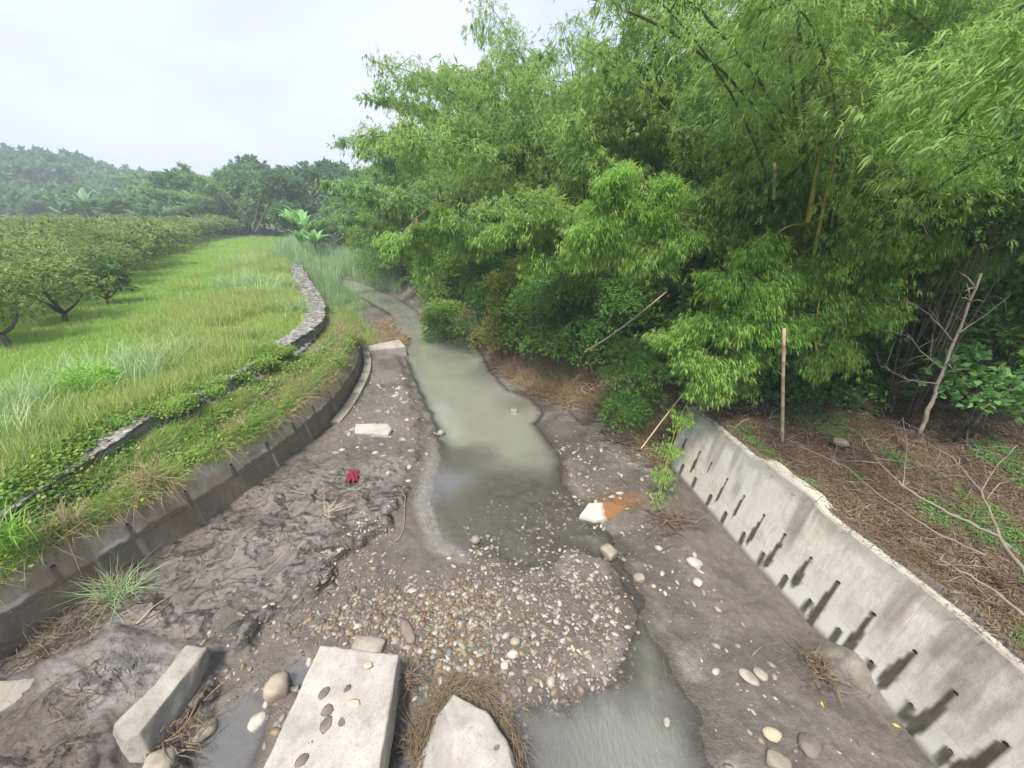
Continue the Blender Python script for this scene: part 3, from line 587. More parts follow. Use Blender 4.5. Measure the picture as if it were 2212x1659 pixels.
rock(1748, 1612, .13, 'brown rounded stone in the mud at lower right', 1.1, .7, COB, 1.2, 0, 24)
rock(1668, 1587, .09, 'tan oval stone left of the brown stone at lower right', 1.4, .5, COBT, 0, 0, 25)
rock(1616, 1463, .10, 'flat pale stone on the right mud, left one of a pair', 1.5, .45, PEBW, 2.3, 0, 26)
rock(1642, 1457, .09, 'rounded white stone on the right mud, right one of a pair', 1.2, .5, PEBW, 2.3, 0, 27)
rock(1680, 1650, .12, 'pale lump of stone at the bottom edge on the right mud', 1.4, .7, PEBW, 2.6, .8, 28)
rock(1815, 958, .13, 'grey stone on the leaf litter above the right wall', 1.3, .6, PEBW, 2.6, .8, 29, z=1.95)
rock(1440, 1560, .05, 'small white stone at the right edge of the lower stream', 1.3, .6, PEBW, 1, 0, 30, z=.02)
rock(1190, 1472, .07, 'white oval stone alone in the dark silt near the lower pool', 1.2, .6, PEBW, 1, 0, 31)
rock(1108, 1415, .07, 'white oval stone near the middle of the gravel bar', 1.3, .6, PEBW, 0, 0, 32)
rock(1090, 1440, .07, 'chunky white stone just below the oval white one in the gravel', 1.1, .7, PEBW, 0, .8, 33)
rock(1113, 1387, .08, 'palest stone of the gravel bar, a little above the oval one', 1.2, .7, PEBW, 0, .85, 34)
rock(1124, 1292, .07, 'pale double lobed stone at the top of the gravel bar', 1.2, .6, PEBW, 0, .8, 35)
# pebbles: variants
PV = [ico(1, 60+i, .5, .12, 1.15+.12*i) for i in range(6)]
PVs = [m_.copy() for m_ in PV]
for a, b in zip(PV, PVs): a.materials.append(PEB); b.materials.append(PEBW)
def scatter(name, pts, rot, scl, protos, var=None, parent=None, **pr):
    pts = np.asarray(pts, float); n = len(pts); me = bpy.data.meshes.new(name); me.vertices.add(n); me.vertices.foreach_set('co', pts.astype(np.float32).ravel())
    scl = np.asarray(scl, float); scl = np.repeat(scl[:, None], 3, 1) if scl.ndim == 1 else scl
    fattr(me, 'rot', rot, 'FLOAT_VECTOR'); fattr(me, 'scl', scl, 'FLOAT_VECTOR'); fattr(me, 'var', rng.integers(0, len(protos), n) if var is None else var, 'INT')
    o = link(name, me, parent, **pr); g = bpy.data.node_groups.new(name, 'GeometryNodeTree')
    g.interface.new_socket('Geometry', in_out='INPUT', socket_type='NodeSocketGeometry'); g.interface.new_socket('Geometry', in_out='OUTPUT', socket_type='NodeSocketGeometry')
    N = g.nodes.new; gi = N('NodeGroupInput'); go = N('NodeGroupOutput'); jn = N('GeometryNodeJoinGeometry')
    def na(nm, t):
        q = N('GeometryNodeInputNamedAttribute'); q.data_type = t; q.inputs[0].default_value = nm; return q.outputs[0]
    r_, s_, v_ = na('rot', 'FLOAT_VECTOR'), na('scl', 'FLOAT_VECTOR'), na('var', 'INT')
    er = N('FunctionNodeEulerToRotation'); g.links.new(r_, er.inputs[0])
    for k, po in enumerate(protos):
        if isinstance(po, bpy.types.Mesh): po = bpy.data.objects.new(name+'_piece', po)
        oi = N('GeometryNodeObjectInfo'); oi.inputs['Object'].default_value = po
        ip = N('GeometryNodeInstanceOnPoints'); cm = N('FunctionNodeCompare'); cm.data_type = 'INT'; cm.operation = 'EQUAL'; cm.inputs[3].default_value = k
        g.links.new(v_, cm.inputs[2]); g.links.new(cm.outputs[0], ip.inputs['Selection']); g.links.new(gi.outputs[0], ip.inputs['Points'])
        g.links.new(oi.outputs['Geometry'], ip.inputs['Instance']); g.links.new(er.outputs[0], ip.inputs['Rotation']); g.links.new(s_, ip.inputs['Scale']); g.links.new(ip.outputs[0], jn.inputs[0])
    g.links.new(jn.outputs[0], go.inputs[0]); md = o.modifiers.new('scatter', 'NODES'); md.node_group = g; return o
def in_px(poly, n, z=0.05):              # random ground points inside an outline on the ground
    q = [P(a, b, z)[:2] for a, b in poly]; xs = [p[0] for p in q]; ys = [p[1] for p in q]; o = np.zeros((0, 2))
    while len(o) < n:
        c = rng.uniform([min(xs), min(ys)], [max(xs), max(ys)], (n*3, 2)); c = c[poly_sd(q, c[:, 0], c[:, 1]) < 0]; o = np.concatenate([o, c])
    return o[:n]
GRAV = [(700, 1190), (780, 1190), (840, 1230), (900, 1265), (1000, 1215), (1060, 1225), (1180, 1240), (1250, 1200), (1320, 1250), (1340, 1330), (1340, 1420), (1290, 1490), (1190, 1520), (1120, 1560), (1060, 1500), (960, 1480), (880, 1420), (700, 1388), (640, 1390), (600, 1420), (560, 1400), (600, 1350), (680, 1290)]
CORE = [(800, 1290), (900, 1290), (1010, 1260), (1060, 1300), (1080, 1400), (1050, 1480), (960, 1450), (880, 1400), (720, 1375), (700, 1340)]
SPARSE = [(1020, 1080), (1240, 1060), (1330, 1200), (1360, 1400), (1330, 1500), (1180, 1540), (1000, 1240)]
RM = [(1250, 960), (1380, 900), (1440, 980), (1410, 1090), (1420, 1200), (1530, 1240), (1560, 1350), (1700, 1480), (1900, 1659), (1620, 1659), (1500, 1450), (1400, 1230), (1260, 1060)]
LMP = [(740, 900), (800, 810), (870, 800), (930, 930), (920, 1020), (860, 1060), (760, 1000), (700, 1000)]
FARG = [(1190, 900), (1230, 1040), (1290, 1080), (1340, 1100), (1300, 1000), (1230, 940)]
def pebs(poly, n, smin, smax, pw=2.2):
    q = in_px(poly, n)+rng.normal(0, .36, (n, 2))*(rng.random((n, 1))**.7); s = smin*(smax/smin)**(rng.random(n)**pw); return q, s
sets = [(GRAV, 4600, .008, .062, 2.5, 0), (CORE, 3000, .010, .070, 2.2, 0), (SPARSE, 1500, .010, .06, 1.8, 1), (RM, 420, .01, .085, 2.6, 1), (LMP, 330, .015, .13, 2.2, 1), (FARG, 110, .015, .09, 1.8, 1), ([(560, 1450), (640, 1400), (660, 1540), (560, 1600), (480, 1500), (500, 1400)], 160, .015, .07, 2.4, 0), ([(1120, 1620), (1100, 1400), (1340, 1330), (1340, 1520)], 160, .012, .05, 2, 1), ([(880, 1420), (1050, 1480), (960, 1500), (880, 1560), (860, 1480)], 110, .015, .06, 2, 0), ([(430, 1330), (560, 1290), (640, 1340), (560, 1400), (440, 1400)], 90, .012, .06, 2, 0), ([(760, 1100), (860, 1080), (840, 1200), (740, 1230)], 200, .010, .05, 2, 1)]
AP = []; 
for i, (po, n, a, b, pw, k) in enumerate(sets):
    q, s = pebs(po, n, a, b, pw); z, inf = land(q[:, 0], q[:, 1])
    ok = z > -.035; q, s, z = q[ok], s[ok], z[ok]
    AP.append(np.stack([q[:, 0], q[:, 1], z-s*.08, s, np.full(len(s), k if k else 0), np.full(len(s), i)], 1))
AP = np.concatenate(AP)
sb = ((AP[:, 0] > -2.95) & (AP[:, 0] < -1.4) & (AP[:, 1] < 3.92)) | ((AP[:, 0] > -1.1) & (AP[:, 0] < .1) & (AP[:, 1] < 3.1)); AP = AP[~sb]
app = AP[:, 3]/np.hypot(np.hypot(AP[:, 0], AP[:, 1]), H); order = np.argsort(-app); NB = 235
lab = {0: ('rounded tan or grey pebble in the gravel bar beyond the big slab', 'pebbles of the gravel bar'), 1: ('tan pebble in the thickest heap of the gravel bar', 'pebbles in the thick of the gravel'), 2: ('pale pebble in the wet shallows right of the gravel bar', 'pebbles in the shallows'), 3: ('pale pebble on brown mud between rivulet and drain wall', 'pebbles on the right mud'), 4: ('white stone on the mud near the small white slab', 'stones round the small white slab'), 5: ('pale stone in the strip right of the pool', 'stones right of the pool'), 6: ('pebble between the puddles left of the big slab', 'pebbles left of the big slab'), 7: ('pale pebble at the rim of the lower pool', 'pebbles by the lower pool'), 8: ('pebble between the big slab and the debris ring', 'pebbles beside the debris ring'), 9: ('pebble on dark mud above the broken beam', 'pebbles above the beam'), 10: ('small pale pebble along the broken mud edge', 'pebbles along the mud edge')}
PC = [('tan', (.27, .20, .12)), ('grey', (.19, .18, .16)), ('cream', (.31, .28, .22)), ('brown', (.14, .11, .08)), ('reddish brown', (.19, .125, .075)), ('white', (.42, .39, .34))]
PCM = [[m_.copy() for m_ in PV] for _ in PC]
for (nm, c_), ms in zip(PC, PCM):
    mt = simple(nm.replace(' ', '_')+'_stone', tuple(x*.75 for x in c_), tuple(x*1.15 for x in c_), 14, .55)
    for m_ in ms: m_.materials.clear(); m_.materials.append(mt)
SHP = ['roundish', 'slightly long', 'oval', 'long oval', 'slender', 'very long thin']
for j in order[:NB]:
    x, y, z, s, k, i = AP[j]; ci = random.choice([2, 5, 5, 1, 2, 0]) if k else random.choice([0, 0, 1, 2, 3, 4, 5]); vi = random.randrange(6); base_ = lab[int(i)][0]; base_ = base_.replace('rounded tan or grey pebble', 'pebble').replace('tan pebble', 'pebble').replace('small pale pebble', 'pebble').replace('pale pebble', 'pebble').replace('white stone', 'stone').replace('pale stone', 'stone')
    if int(i) == 1: base_ = 'pebble in the '+('left' if x < -1.6 else 'middle' if x < -.6 else 'right')+' of the gravel bar, '+('near' if y < 4.4 else 'far')+' side'
    o = thing('pebble', SHP[vi]+' '+PC[ci][0]+' '+base_, 'pebble', (x, y, z), random.uniform(0, 6.3), lab[int(i)][1], PCM[ci][vi]); o.scale = (s, s*random.uniform(.75, 1), s); o.rotation_euler = (random.uniform(-.25, .25), random.uniform(-.25, .25), random.uniform(0, 6.3))
rest = AP[order[NB:]]; n = len(rest); rt = np.stack([rng.normal(0, .25, n), rng.normal(0, .25, n), rng.uniform(0, 6.3, n)], 1)
vv = np.where((rest[:, 4] > 0) | (rng.random(n) < .2), 6, 0)+rng.integers(0, 6, n)
scatter('small_gravel', rest[:, :3], rt, rest[:, 3:4]*np.stack([np.ones(n), rng.uniform(.7, 1, n), rng.uniform(.8, 1.1, n)], 1), PV+PVs, vv, kind='stuff')
# ------------------------------------------------------------------ leaf geometry
def unit(v): return v/np.maximum(np.linalg.norm(v, axis=-1, keepdims=True), 1e-9)
def leaves(o, d, Ln, W, seed=0, curl=.12):
    n = len(o); r = np.random.default_rng(seed); d = unit(d); up = unit(r.normal(0, .5, (n, 3))+np.array([0, 0, 1.])); s = unit(np.cross(d, up)); nn = np.cross(s, d)
    Ln = np.broadcast_to(Ln, (n,))[:, None]; W = np.broadcast_to(W, (n,))[:, None]
    a = o; m = o+d*Ln*.42+nn*Ln*curl*.5; t = o+d*Ln-nn*Ln*curl*1.2
    V = np.stack([a, m-s*W*.5, t, m+s*W*.5], 1).reshape(-1, 3); F = np.arange(4*n).reshape(-1, 4); return V, F
def foliage(name, V, F, mat): return mesh_np(name, V, F, mat)
def fans(c, out_, n, k, Ln, W, spread=.9, droop=.5, seed=0):   # k leaves from each of the given points
    r = np.random.default_rng(seed); o = np.repeat(c, k, 0); dd = np.repeat(unit(out_), k, 0)+r.normal(0, spread*.6, (len(c)*k, 3)); dd[:, 2] -= droop
    return leaves(o+r.normal(0, .015, o.shape), dd, Ln*r.uniform(.65, 1.15, len(o)), W*r.uniform(.8, 1.2, len(o)), seed)
def culm_path(base, lean_dir, lean, length, droop, n=22):
    pts = []; p = Vector(base); ang = lean; 
    for i in range(n+1):
        pts.append(p.copy()); t = i/n; a = ang+droop*t**2.0
        d = Vector((math.sin(a)*math.cos(lean_dir), math.sin(a)*math.sin(lean_dir), math.cos(a))); p = p+d*length/n
    return pts
def culm_mesh(pts, r0, r1, mat, n=7):
    mb = MB(); m = len(pts); P_, R_ = [], []
    for i in range(m-1):
        a, b = pts[i], pts[i+1]; ra = r0+(r1-r0)*i/(m-1); rb = r0+(r1-r0)*(i+1)/(m-1)
        P_ += [a, a.lerp(b, .03), a.lerp(b, .06)]; R_ += [ra, ra*1.1, ra]
    P_.append(pts[-1]); R_.append(r1); mb.tube(P_, R_, n); return mb.mesh('culm', mat)
def bamboo(seed, nc, height, leafL, leafW, nfan, kf, mat, spread=.55, droop=1.25, dirs=None, culms=True, yel=2, low=.22, plr=.55):
    """one clump: culm paths and a foliage mesh made of drooping plumes"""
    r = random.Random(seed); rs = np.random.default_rng(seed); paths = []
    CE, CO = [], []; TW = MB()
    for i in range(nc):
        dr = r.uniform(0, 6.283) if dirs is None else dirs[0]+r.gauss(0, dirs[1]); ln = r.uniform(.08, spread); hh = height*r.uniform(.7, 1.1)
        pts = culm_path((r.gauss(0, .45), r.gauss(0, .45), -.1), dr, ln, hh, droop*r.uniform(.6, 1.2)); paths.append((pts, r.uniform(.035, .055)))
        for j in range(6, len(pts)):
            t = j/(len(pts)-1)
            if t < low: continue
            for b in range(4 if t > .5 else 3):
                az = r.uniform(0, 6.283); L_ = r.uniform(.35, 1.0)*height*.13*(1.25-t*.6); el = r.uniform(-.1, .7)
                d = Vector((math.cos(az)*math.cos(el), math.sin(az)*math.cos(el), math.sin(el)))
                q = pts[j]; e1 = q+d*L_*.6; e2 = q+d*L_+Vector((0, 0, -L_*.35)); 
                if b == 0: TW.tube([q, e1, e2], [.012, .008, .004], 3, False)
                for m in range(nfan):
                    u = r.uniform(.15, 1.15); c = q.lerp(e1, min(1, u*1.6)) if u < .6 else e1.lerp(e2, (u-.6)/.4)
                    c = c+Vector((r.gauss(0, .10), r.gauss(0, .10), r.gauss(-.05, .10)))*plr*2
                    CE.append(c); CO.append(d+Vector((0, 0, -.3)))
    CE = np.array(CE); CO = np.array(CO); V, F = fans(CE, CO, 0, kf, leafL, leafW, 1.25, .55, seed)
    return paths, V, F, TW
def make_clump(label, loc, seed, **k):
    mat = k.pop('mat'); group = k.pop('group', None); rz = k.pop('rz', 0); culm_mat = k.pop('culm_mat', None)
    paths, V, F, TW = bamboo(seed, mat=mat, **k); root = thing('bamboo_clump', label, 'bamboo', loc, rz, group)
    for i, (p, r0) in enumerate(paths): link('culm', culm_mesh(p, r0, .008, CULMY if i % 9 == 4 else CULMD), root)
    link('foliage', foliage('foliage', V, F, mat), root, kind='stuff'); link('branch_twigs', TW.mesh('branch_twigs', CULMD), root, kind='stuff'); return root
# ------------------------------------------------------------------ right bank bamboo grove
N1 = make_clump('tall bamboo clump with dark upright culms at the heart of the grove', (8.6, 11.3, gz(8.6, 11.3)), 1, nc=26, height=13.0, leafL=.165, leafW=.023, nfan=15, kf=7, mat=BAM, spread=.6, droop=1.3, low=.16)
N2 = make_clump('bamboo clump arching over the pool, second from the drain wall', (6.6, 14.9, gz(6.6, 14.9)), 2, nc=24, height=12.5, leafL=.18, leafW=.026, nfan=14, kf=7, mat=BAM, spread=.75, droop=1.45, low=.10)
N3 = make_clump('bamboo clump arching over the far end of the pool', (3.6, 19.5, gz(3.6, 19.5)), 3, nc=22, height=12.0, leafL=.24, leafW=.042, nfan=10, kf=6, mat=BAM, spread=.75, droop=1.5, low=.08)
N4 = make_clump('pale bamboo clump hanging over the creek bend', (-2.8, 29.5, gz(-2.8, 29.5)), 4, nc=18, height=11.0, leafL=.38, leafW=.085, nfan=7, kf=5, mat=BAMF, spread=.8, droop=1.5, low=.06)
def clone(src, x, y, rz, label, group=None, sc=1., dz=0):
    o = copy_tree(src); o.location = (x, y, gz(x, y)+dz); o.rotation_euler = (0, 0, rz); o.scale = (sc,)*3; o['label'] = label
    if group: o['group'] = group
    return o
clone(N1, 13.2, 8.6, 2.1, 'dark bamboo clump at the right edge behind the bare tree', sc=1.0)
clone(N2, 10.9, 14.4, 3.9, 'bamboo clump rising straight behind the yellow culms', sc=1.05)
clone(N1, 16.5, 11.5, 4.2, 'bamboo clump filling the upper right corner', sc=1.1)
clone(N3, 8.3, 19.8, 1.0, 'bamboo clump second row behind the pool end', sc=1.1)
clone(N3, 12.5, 22, 2.6, 'bamboo clump high on the slope behind the grove', sc=1.15)
clone(N2, 14.5, 16, 5.0, 'bamboo clump on the slope right of centre', sc=1.1)
clone(N3, 2.0, 26.5, 0.9, 'bamboo clump against the sky above the creek bend', sc=1.0)
clone(N3, 3.6, 23.8, 3.3, 'tallest bamboo clump against the sky above the pool end', sc=1.18)
clone(N1, 3.6, 20.2, 1.2, 'bamboo clump with its tips against the sky above the middle of the pool', sc=1.0)
clone(N3, 6.0, 27, 5.2, 'bamboo clump on the slope above the creek bend', sc=1.1)
for i, (x, y, rz, s_, lb) in enumerate([(2, 33, 1, 1.4, 'bamboo clump up the slope behind the pale one'), (-6.6, 37, 2.2, 1.0, 'bamboo clump by the far water beyond the pale one'), (-1.5, 42, 3.1, 1.5, 'bamboo clump whose tip stands left against the sky'), (-9.5, 47, 4, 1.0, 'bamboo clump above the reeds'), (-5, 52, .4, 1.5, 'bamboo clump on the mid slope, above the reed clump'), (10, 34, 2, 1.2, 'bamboo clump far up the right slope'), (-13, 60, 5, 1.1, 'bamboo clump right of the banana plants'), (-8, 66, 1.4, 1.5, 'bamboo clump on the ridge above the bananas'), (17, 28, 3.3, 1.2, 'bamboo clump hidden high on the right slope')]):
    clone(N4, x, y, rz, lb, 'bamboo clumps along the far bank', s_)
# ------------------------------------------------------------------ shrubs and broadleaf trees
def crown_pts(r, n, lobes, shell=.55):
    w_ = np.array([l[3]*l[4]*l[5] for l in lobes])**(2/3); ch = r.choice(len(lobes), n, p=w_/w_.sum()); Lb = np.array(lobes)[ch]
    d = unit(r.normal(0, 1, (n, 3))); d[:, 2] = np.where(d[:, 2] < -.35, -d[:, 2], d[:, 2]); rad = shell+(1.05-shell)*r.random(n)**.6+np.abs(r.normal(0, .16, n))
    return Lb[:, :3]+d*Lb[:, 3:6]*rad[:, None], d
def lobes_for(seed, R0, h0, hh, n):
    r = random.Random(seed); out_ = []
    for i in range(n):
        a = r.uniform(0, 6.283); q = R0*r.uniform(.15, .75); z = h0+(hh-h0)*r.uniform(.15, .9); s_ = R0*r.uniform(.28, .55)*(1.15-.4*q/R0); out_.append((q*math.cos(a), q*math.sin(a), z, s_, s_, s_*.75))
    return out_
def shrub_mesh(seed, R0, hh, n, Ln, W, mat, nl=9, h0=.0, k=4, droop=.15):
    r = np.random.default_rng(seed); lb = lobes_for(seed, R0, h0, hh, nl); c, d = crown_pts(r, n//k, lb); V, F = fans(c, d, 0, k, Ln, W, .9, droop, seed); return foliage('foliage', V, F, mat), lb
def trunk_mesh(seed, h, r0, lb, mat=BARK, nb=6, split=.35):
    r = random.Random(seed); mb = MB(); top = Vector((r.gauss(0, .1)*h*.3, r.gauss(0, .1)*h*.3, h*split)); mb.tube([(0, 0, -.15), top*.5, top], [r0, r0*.8, r0*.6], 7)
    for l in r.sample(lb, min(nb, len(lb))):
        e = Vector(l[:3]); m = top.lerp(e, .5)+Vector((0, 0, -.06*h)); mb.tube([top, m, e], [r0*.55, r0*.35, r0*.12], 5)
    return mb.mesh('trunk', mat)
def shrub(label, px, py, Y, R0, hh, n, Ln, W, mat, name='shrub', cat='shrub', group=None, seed=None, h0=0., k=4, onground=False, aloft=False):
    seed = seed or int(px+py); c = A(px, py, Y); z = gz(c.x, c.y); base = Vector((c.x, c.y, z)); R0 *= 1.15
    if not aloft: n = int(n*min(2, max(1, (c.z+hh*.5-z)/hh))); hh = max(hh, c.z+hh*.5-z)*.92; onground = True; h0 = .1
    me, lb = shrub_mesh(seed, R0, hh, n, Ln, W, mat, nl=24, h0=h0, k=k)
    root = thing(name, label, cat, base, 0, group); off = max(-.2, (c.z-hh*.5)-z) if not onground else 0
    f_ = link('foliage', me, root, (0, 0, off), kind='stuff'); 
    mb = MB(); rr_ = random.Random(seed)
    for l in lb[:5]: mb.tube([(rr_.gauss(0, .08), rr_.gauss(0, .08), -.1), (l[0]*.5, l[1]*.5, (l[2]+off)*.5), (l[0], l[1], l[2]+off)], [.03, .02, .008], 5)
    link('stem', mb.mesh('stem', BARK), root); return root
S_ = shrub
S_('dark green shrub mass on the bank above the straw', 1180, 600, 15.6, 1.7, 2.6, 15000, .10, .055, BUSH)
S_('dark leafy shrub left of the fallen dry pole', 1290, 640, 14.2, 1.4, 1.9, 11000, .10, .055, BUSH)
S_('low leafy shrub below the yellow green vine', 1135, 625, 17.2, 1.2, 2.0, 8000, .10, .06, BUSH)
S_('shrub hanging over the upper pool bank', 1060, 590, 19.5, 1.4, 2.6, 9000, .12, .07, BUSH)
S_('bright green shrub leaning out above the creek bend', 965, 560, 25, 1.6, 2.3, 9000, .14, .08, BUSHY)
S_('small bright bush at the corner of the mud point', 958, 665, 21.6, 1.0, 1.2, 5200, .12, .06, BUSHY)
S_('yellowing vine curtain draped on the dark shrubs', 1085, 560, 17.0, 1.1, 1.6, 7000, .11, .05, VINEY)
S_('shrub with drooping leaves right of the vine curtain', 1220, 560, 15.0, 1.4, 1.5, 9000, .11, .055, BUSH)
S_('shrub in shade behind the fallen dry pole', 1380, 610, 13.0, 1.2, 1.4, 8000, .11, .055, BUSH)
S_('shadowed shrub under the hanging bamboo', 1560, 700, 11.0, 1.3, 1.8, 8000, .11, .055, BUSH)
S_('feathery dark bush at the top of the debris slope', 1370, 745, 10.9, .9, .9, 6000, .14, .02, BUSH)
S_('olive bush over the far water', 850, 560, 39, 2.8, 3.8, 9000, .2, .11, BUSH)
S_('bright hanging bush above the far water', 885, 480, 36, 3.2, 4.6, 14000, .24, .06, BUSHY)
S_('yellow green bush at the mouth of the far water', 805, 470, 43, 3.2, 4.6, 9000, .28, .07, BUSHY)
S_('leafy broad sapling at the right edge under the dark trees', 2110, 840, 7.4, .85, 1.0, 900, .15, .11, BROAD, k=3, aloft=True)
S_('broadleaf crown coming in at the right edge above the sapling', 2190, 700, 8.2, 1.1, 1.6, 3500, .14, .08, BUSH, k=3, aloft=True)
S_('pale green tree crown at the right edge high up', 2170, 300, 8.5, 1.3, 2.2, 4200, .15, .06, BROAD, k=3, aloft=True)
S_('pinnate leaved tree crown at the right edge, middle height', 2170, 430, 8.0, 1.2, 1.5, 5200, .13, .04, BROAD, k=4, aloft=True)
S_('shadowed bush beneath the right trees', 2050, 700, 10.5, 1.6, 2.2, 8000, .13, .06, BUSH)
S_('shadowed bush behind the bare tree', 1880, 760, 11.6, 1.6, 1.8, 8000, .12, .06, BUSH)
S_('low bush at the foot of the yellow culms', 1720, 680, 12.2, 1.6, 2.0, 9000, .12, .06, BUSH)
ug = []
for i in range(4):
    me, _l = shrub_mesh(800+i, .75, .9, 620, .13, .06, [BUSH, BUSH, BAM, BUSHY][i], nl=6, h0=0, k=4); ug.append(me)
def pick0(n, x0, x1, y0, y1, cond):
    x = rng.uniform(x0, x1, n); y = rng.uniform(y0, y1, n); z, inf = land(x, y); m = cond(x, y, z, inf); return np.stack([x[m], y[m], z[m]], 1)
p = pick0(16000, -40, 20, 9, 95, lambda x, y, z, i: (i['dR'] > 1.5+1.2*(fbm(x*.5, y*.5, 3, 6)-.5)+1.4*ss(12, 9, y)) & (i['dR'] < 13)); n = len(p)
rr3 = lambda n: np.stack([rng.normal(0, .2, n), rng.normal(0, .2, n), rng.uniform(0, 6.3, n)], 1)
scatter('undergrowth', p, rr3(n), rng.uniform(.6, 1.5, n)*(1+p[:, 1]*.012), ug, rng.choice(4, n, p=[.4, .3, .2, .1]), kind='stuff')
# ------------------------------------------------------------------ bright hanging bamboo in front
def hanging(label, root_px, path_px, blobs, seed, mat=BAMY, Ln=.165, W=.022, dens=620, culm=CULMY, r0=.03, kf=6, gs=1.):
    """an arching culm through the given points, with drooping plumes round the given centres"""
    r = np.random.default_rng(seed); base = A(*root_px); base.z = gz(base.x, base.y) if len(root_px) == 3 else base.z
    root = thing('bamboo_culm', label, 'bamboo', base); pts = [base]+[A(*q) for q in path_px]
    sm = []; 
    for i in range(len(pts)-1):
        a = pts[max(0, i-1)]; b = pts[i]; c_ = pts[i+1]; d = pts[min(len(pts)-1, i+2)]
        for k in range(6): t = k/6; sm.append(.5*((2*b)+(c_-a)*t+(2*a-5*b+4*c_-d)*t*t+(3*b-a-3*c_+d)*t**3))
    sm.append(pts[-1]); link('culm', culm_mesh([q-base for q in sm], r0, .008, culm), root)
    CE, CO = [], []; tw = MB()
    for (px, py, Y_, rx, rz) in blobs:
        rx *= 1.3*gs; rz *= 1.3*gs; c = A(px, py, Y_)-base; nn = int(dens*rx*rz*3.2); na = min(sm, key=lambda q: (q-base-c).length)-base
        nb = max(5, int(9*rx*rz*2))
        for i in range(nb):                     # drooping branchlets, each a plume
            d = unit(r.normal(0, 1, 3)); tip = np.array(c)+d*np.array([rx, rx*.85, rz])*r.uniform(.45, 1.0); st = np.array(c)+(np.array(na)-np.array(c))*.35+d*np.array([rx, rx, rz])*.15
            out_ = unit(tip-st+np.array([0, -.25, -.1]))
            mid = (st+tip)/2+np.array([0, 0, .15*rz]); tw.tube([Vector(na), Vector(st), Vector(mid), Vector(tip)], [.008, .007, .005, .003], 4, False)
            m = nn//nb; t = r.random(m)**.8; q = st[None]*(1-t[:, None])**2+2*mid[None]*(t*(1-t))[:, None]+tip[None]*t[:, None]**2
            CE.append(q+r.normal(0, .13, (m, 3))*np.array([1, 1, .8])); CO.append(np.tile(out_, (m, 1))+np.array([0, 0, -.25]))
    V, F = fans(np.concatenate(CE), np.concatenate(CO), 0, kf, Ln, W, 1.35, .30, seed); link('foliage', foliage('foliage', V, F, mat), root, kind='stuff'); link('branch_twigs', tw.mesh('branch_twigs', CULMO), root, kind='stuff'); return root
hanging('long arching bamboo culm with a bright leafy head over the pool bank', (1760, 620, 11.3), [(1700, 505, 10.6), (1600, 485, 10.2), (1500, 465, 9.9), (1400, 460, 9.7), (1300, 470, 9.5)],
        [(1340, 420, 9.6, .62, .5), (1470, 540, 9.3, .4, .3), (1410, 500, 9.6, .6, .45), (1290, 500, 9.5, .55, .5), (1350, 560, 9.5, .6, .35), (1255, 560, 9.6, .3, .35), (1440, 420, 9.8, .4, .3), (1320, 380, 9.7, .3, .25)], 71)
hanging('bent bamboo culm with bright foliage falling towards the drain wall', (1800, 640, 10.0), [(1765, 500, 9.4), (1730, 484, 9.1), (1680, 505, 8.9), (1620, 600, 8.6), (1560, 700, 8.4), (1510, 790, 8.2)],
        [(1560, 620, 8.6, .55, .45), (1700, 640, 8.5, .45, .4), (1660, 640, 8.3, .5, .4), (1700, 740, 8.0, .4, .4), (1440, 730, 8.5, .35, .3), (1640, 560, 8.8, .5, .4), (1500, 690, 8.5, .5, .4), (1600, 700, 8.3, .6, .45), (1480, 770, 8.3, .45, .35), (1550, 790, 8.2, .5, .35), (1640, 780, 8.2, .35, .3), (1530, 840, 8.0, .3, .25)], 72)
hanging('bright bamboo spray hanging above the standing dry pole', (1860, 640, 10.2), [(1840, 560, 9.4), (1800, 580, 8.8), (1770, 650, 8.3), (1760, 740, 8.1)],
        [(1700, 620, 8.6, .5, .4), (1780, 580, 8.6, .45, .35), (1880, 560, 8.7, .5, .4), (1790, 640, 8.5, .55, .4), (1870, 690, 8.3, .5, .35), (1740, 700, 8.3, .5, .35), (1830, 760, 8.0, .38, .35), (1780, 800, 7.9, .3, .35), (1930, 700, 8.2, .35, .3), (1900, 620, 8.6, .45, .35)], 73)
hanging('bamboo spray rising behind the bent culm with a cut stump beside it', (1700, 660, 10.6), [(1660, 500, 10.3), (1640, 420, 10.0), (1650, 370, 9.8)],
        [(1560, 430, 9.9, .5, .35), (1650, 400, 9.9, .5, .4), (1700, 450, 9.9, .5, .4), (1600, 490, 9.7, .5, .3), (1500, 450, 10.1, .4, .25)], 74, mat=BAM, Ln=.19)
hanging('broad bamboo spray leaning left at upper right in front of the grove', (2080, 640, 9.2), [(2060, 500, 8.9), (2020, 380, 8.6), (1960, 280, 8.3), (1930, 240, 8.1)],
        [(1950, 260, 8.2, .5, .35), (2040, 300, 8.4, .6, .4), (1960, 380, 8.4, .6, .4), (1880, 440, 8.5, .5, .4), (2060, 420, 8.4, .6, .4), (1980, 520, 8.5, .6, .45), (1880, 530, 8.6, .5, .35), (2080, 560, 8.5, .5, .4)], 75, Ln=.15, W=.018)
hanging('dark bamboo spray filling the right side behind the pale leaves', (2200, 700, 9.8), [(2150, 560, 9.4), (2120, 480, 9.2)],
        [(2060, 640, 9.2, .6, .45), (2150, 640, 9.2, .6, .5), (2200, 560, 9.2, .6, .5), (2000, 620, 9.4, .5, .4), (2190, 200, 9.6, .8, .7), (2080, 160, 10, .8, .7), (2200, 760, 9.0, .5, .4)], 76, mat=BAM)
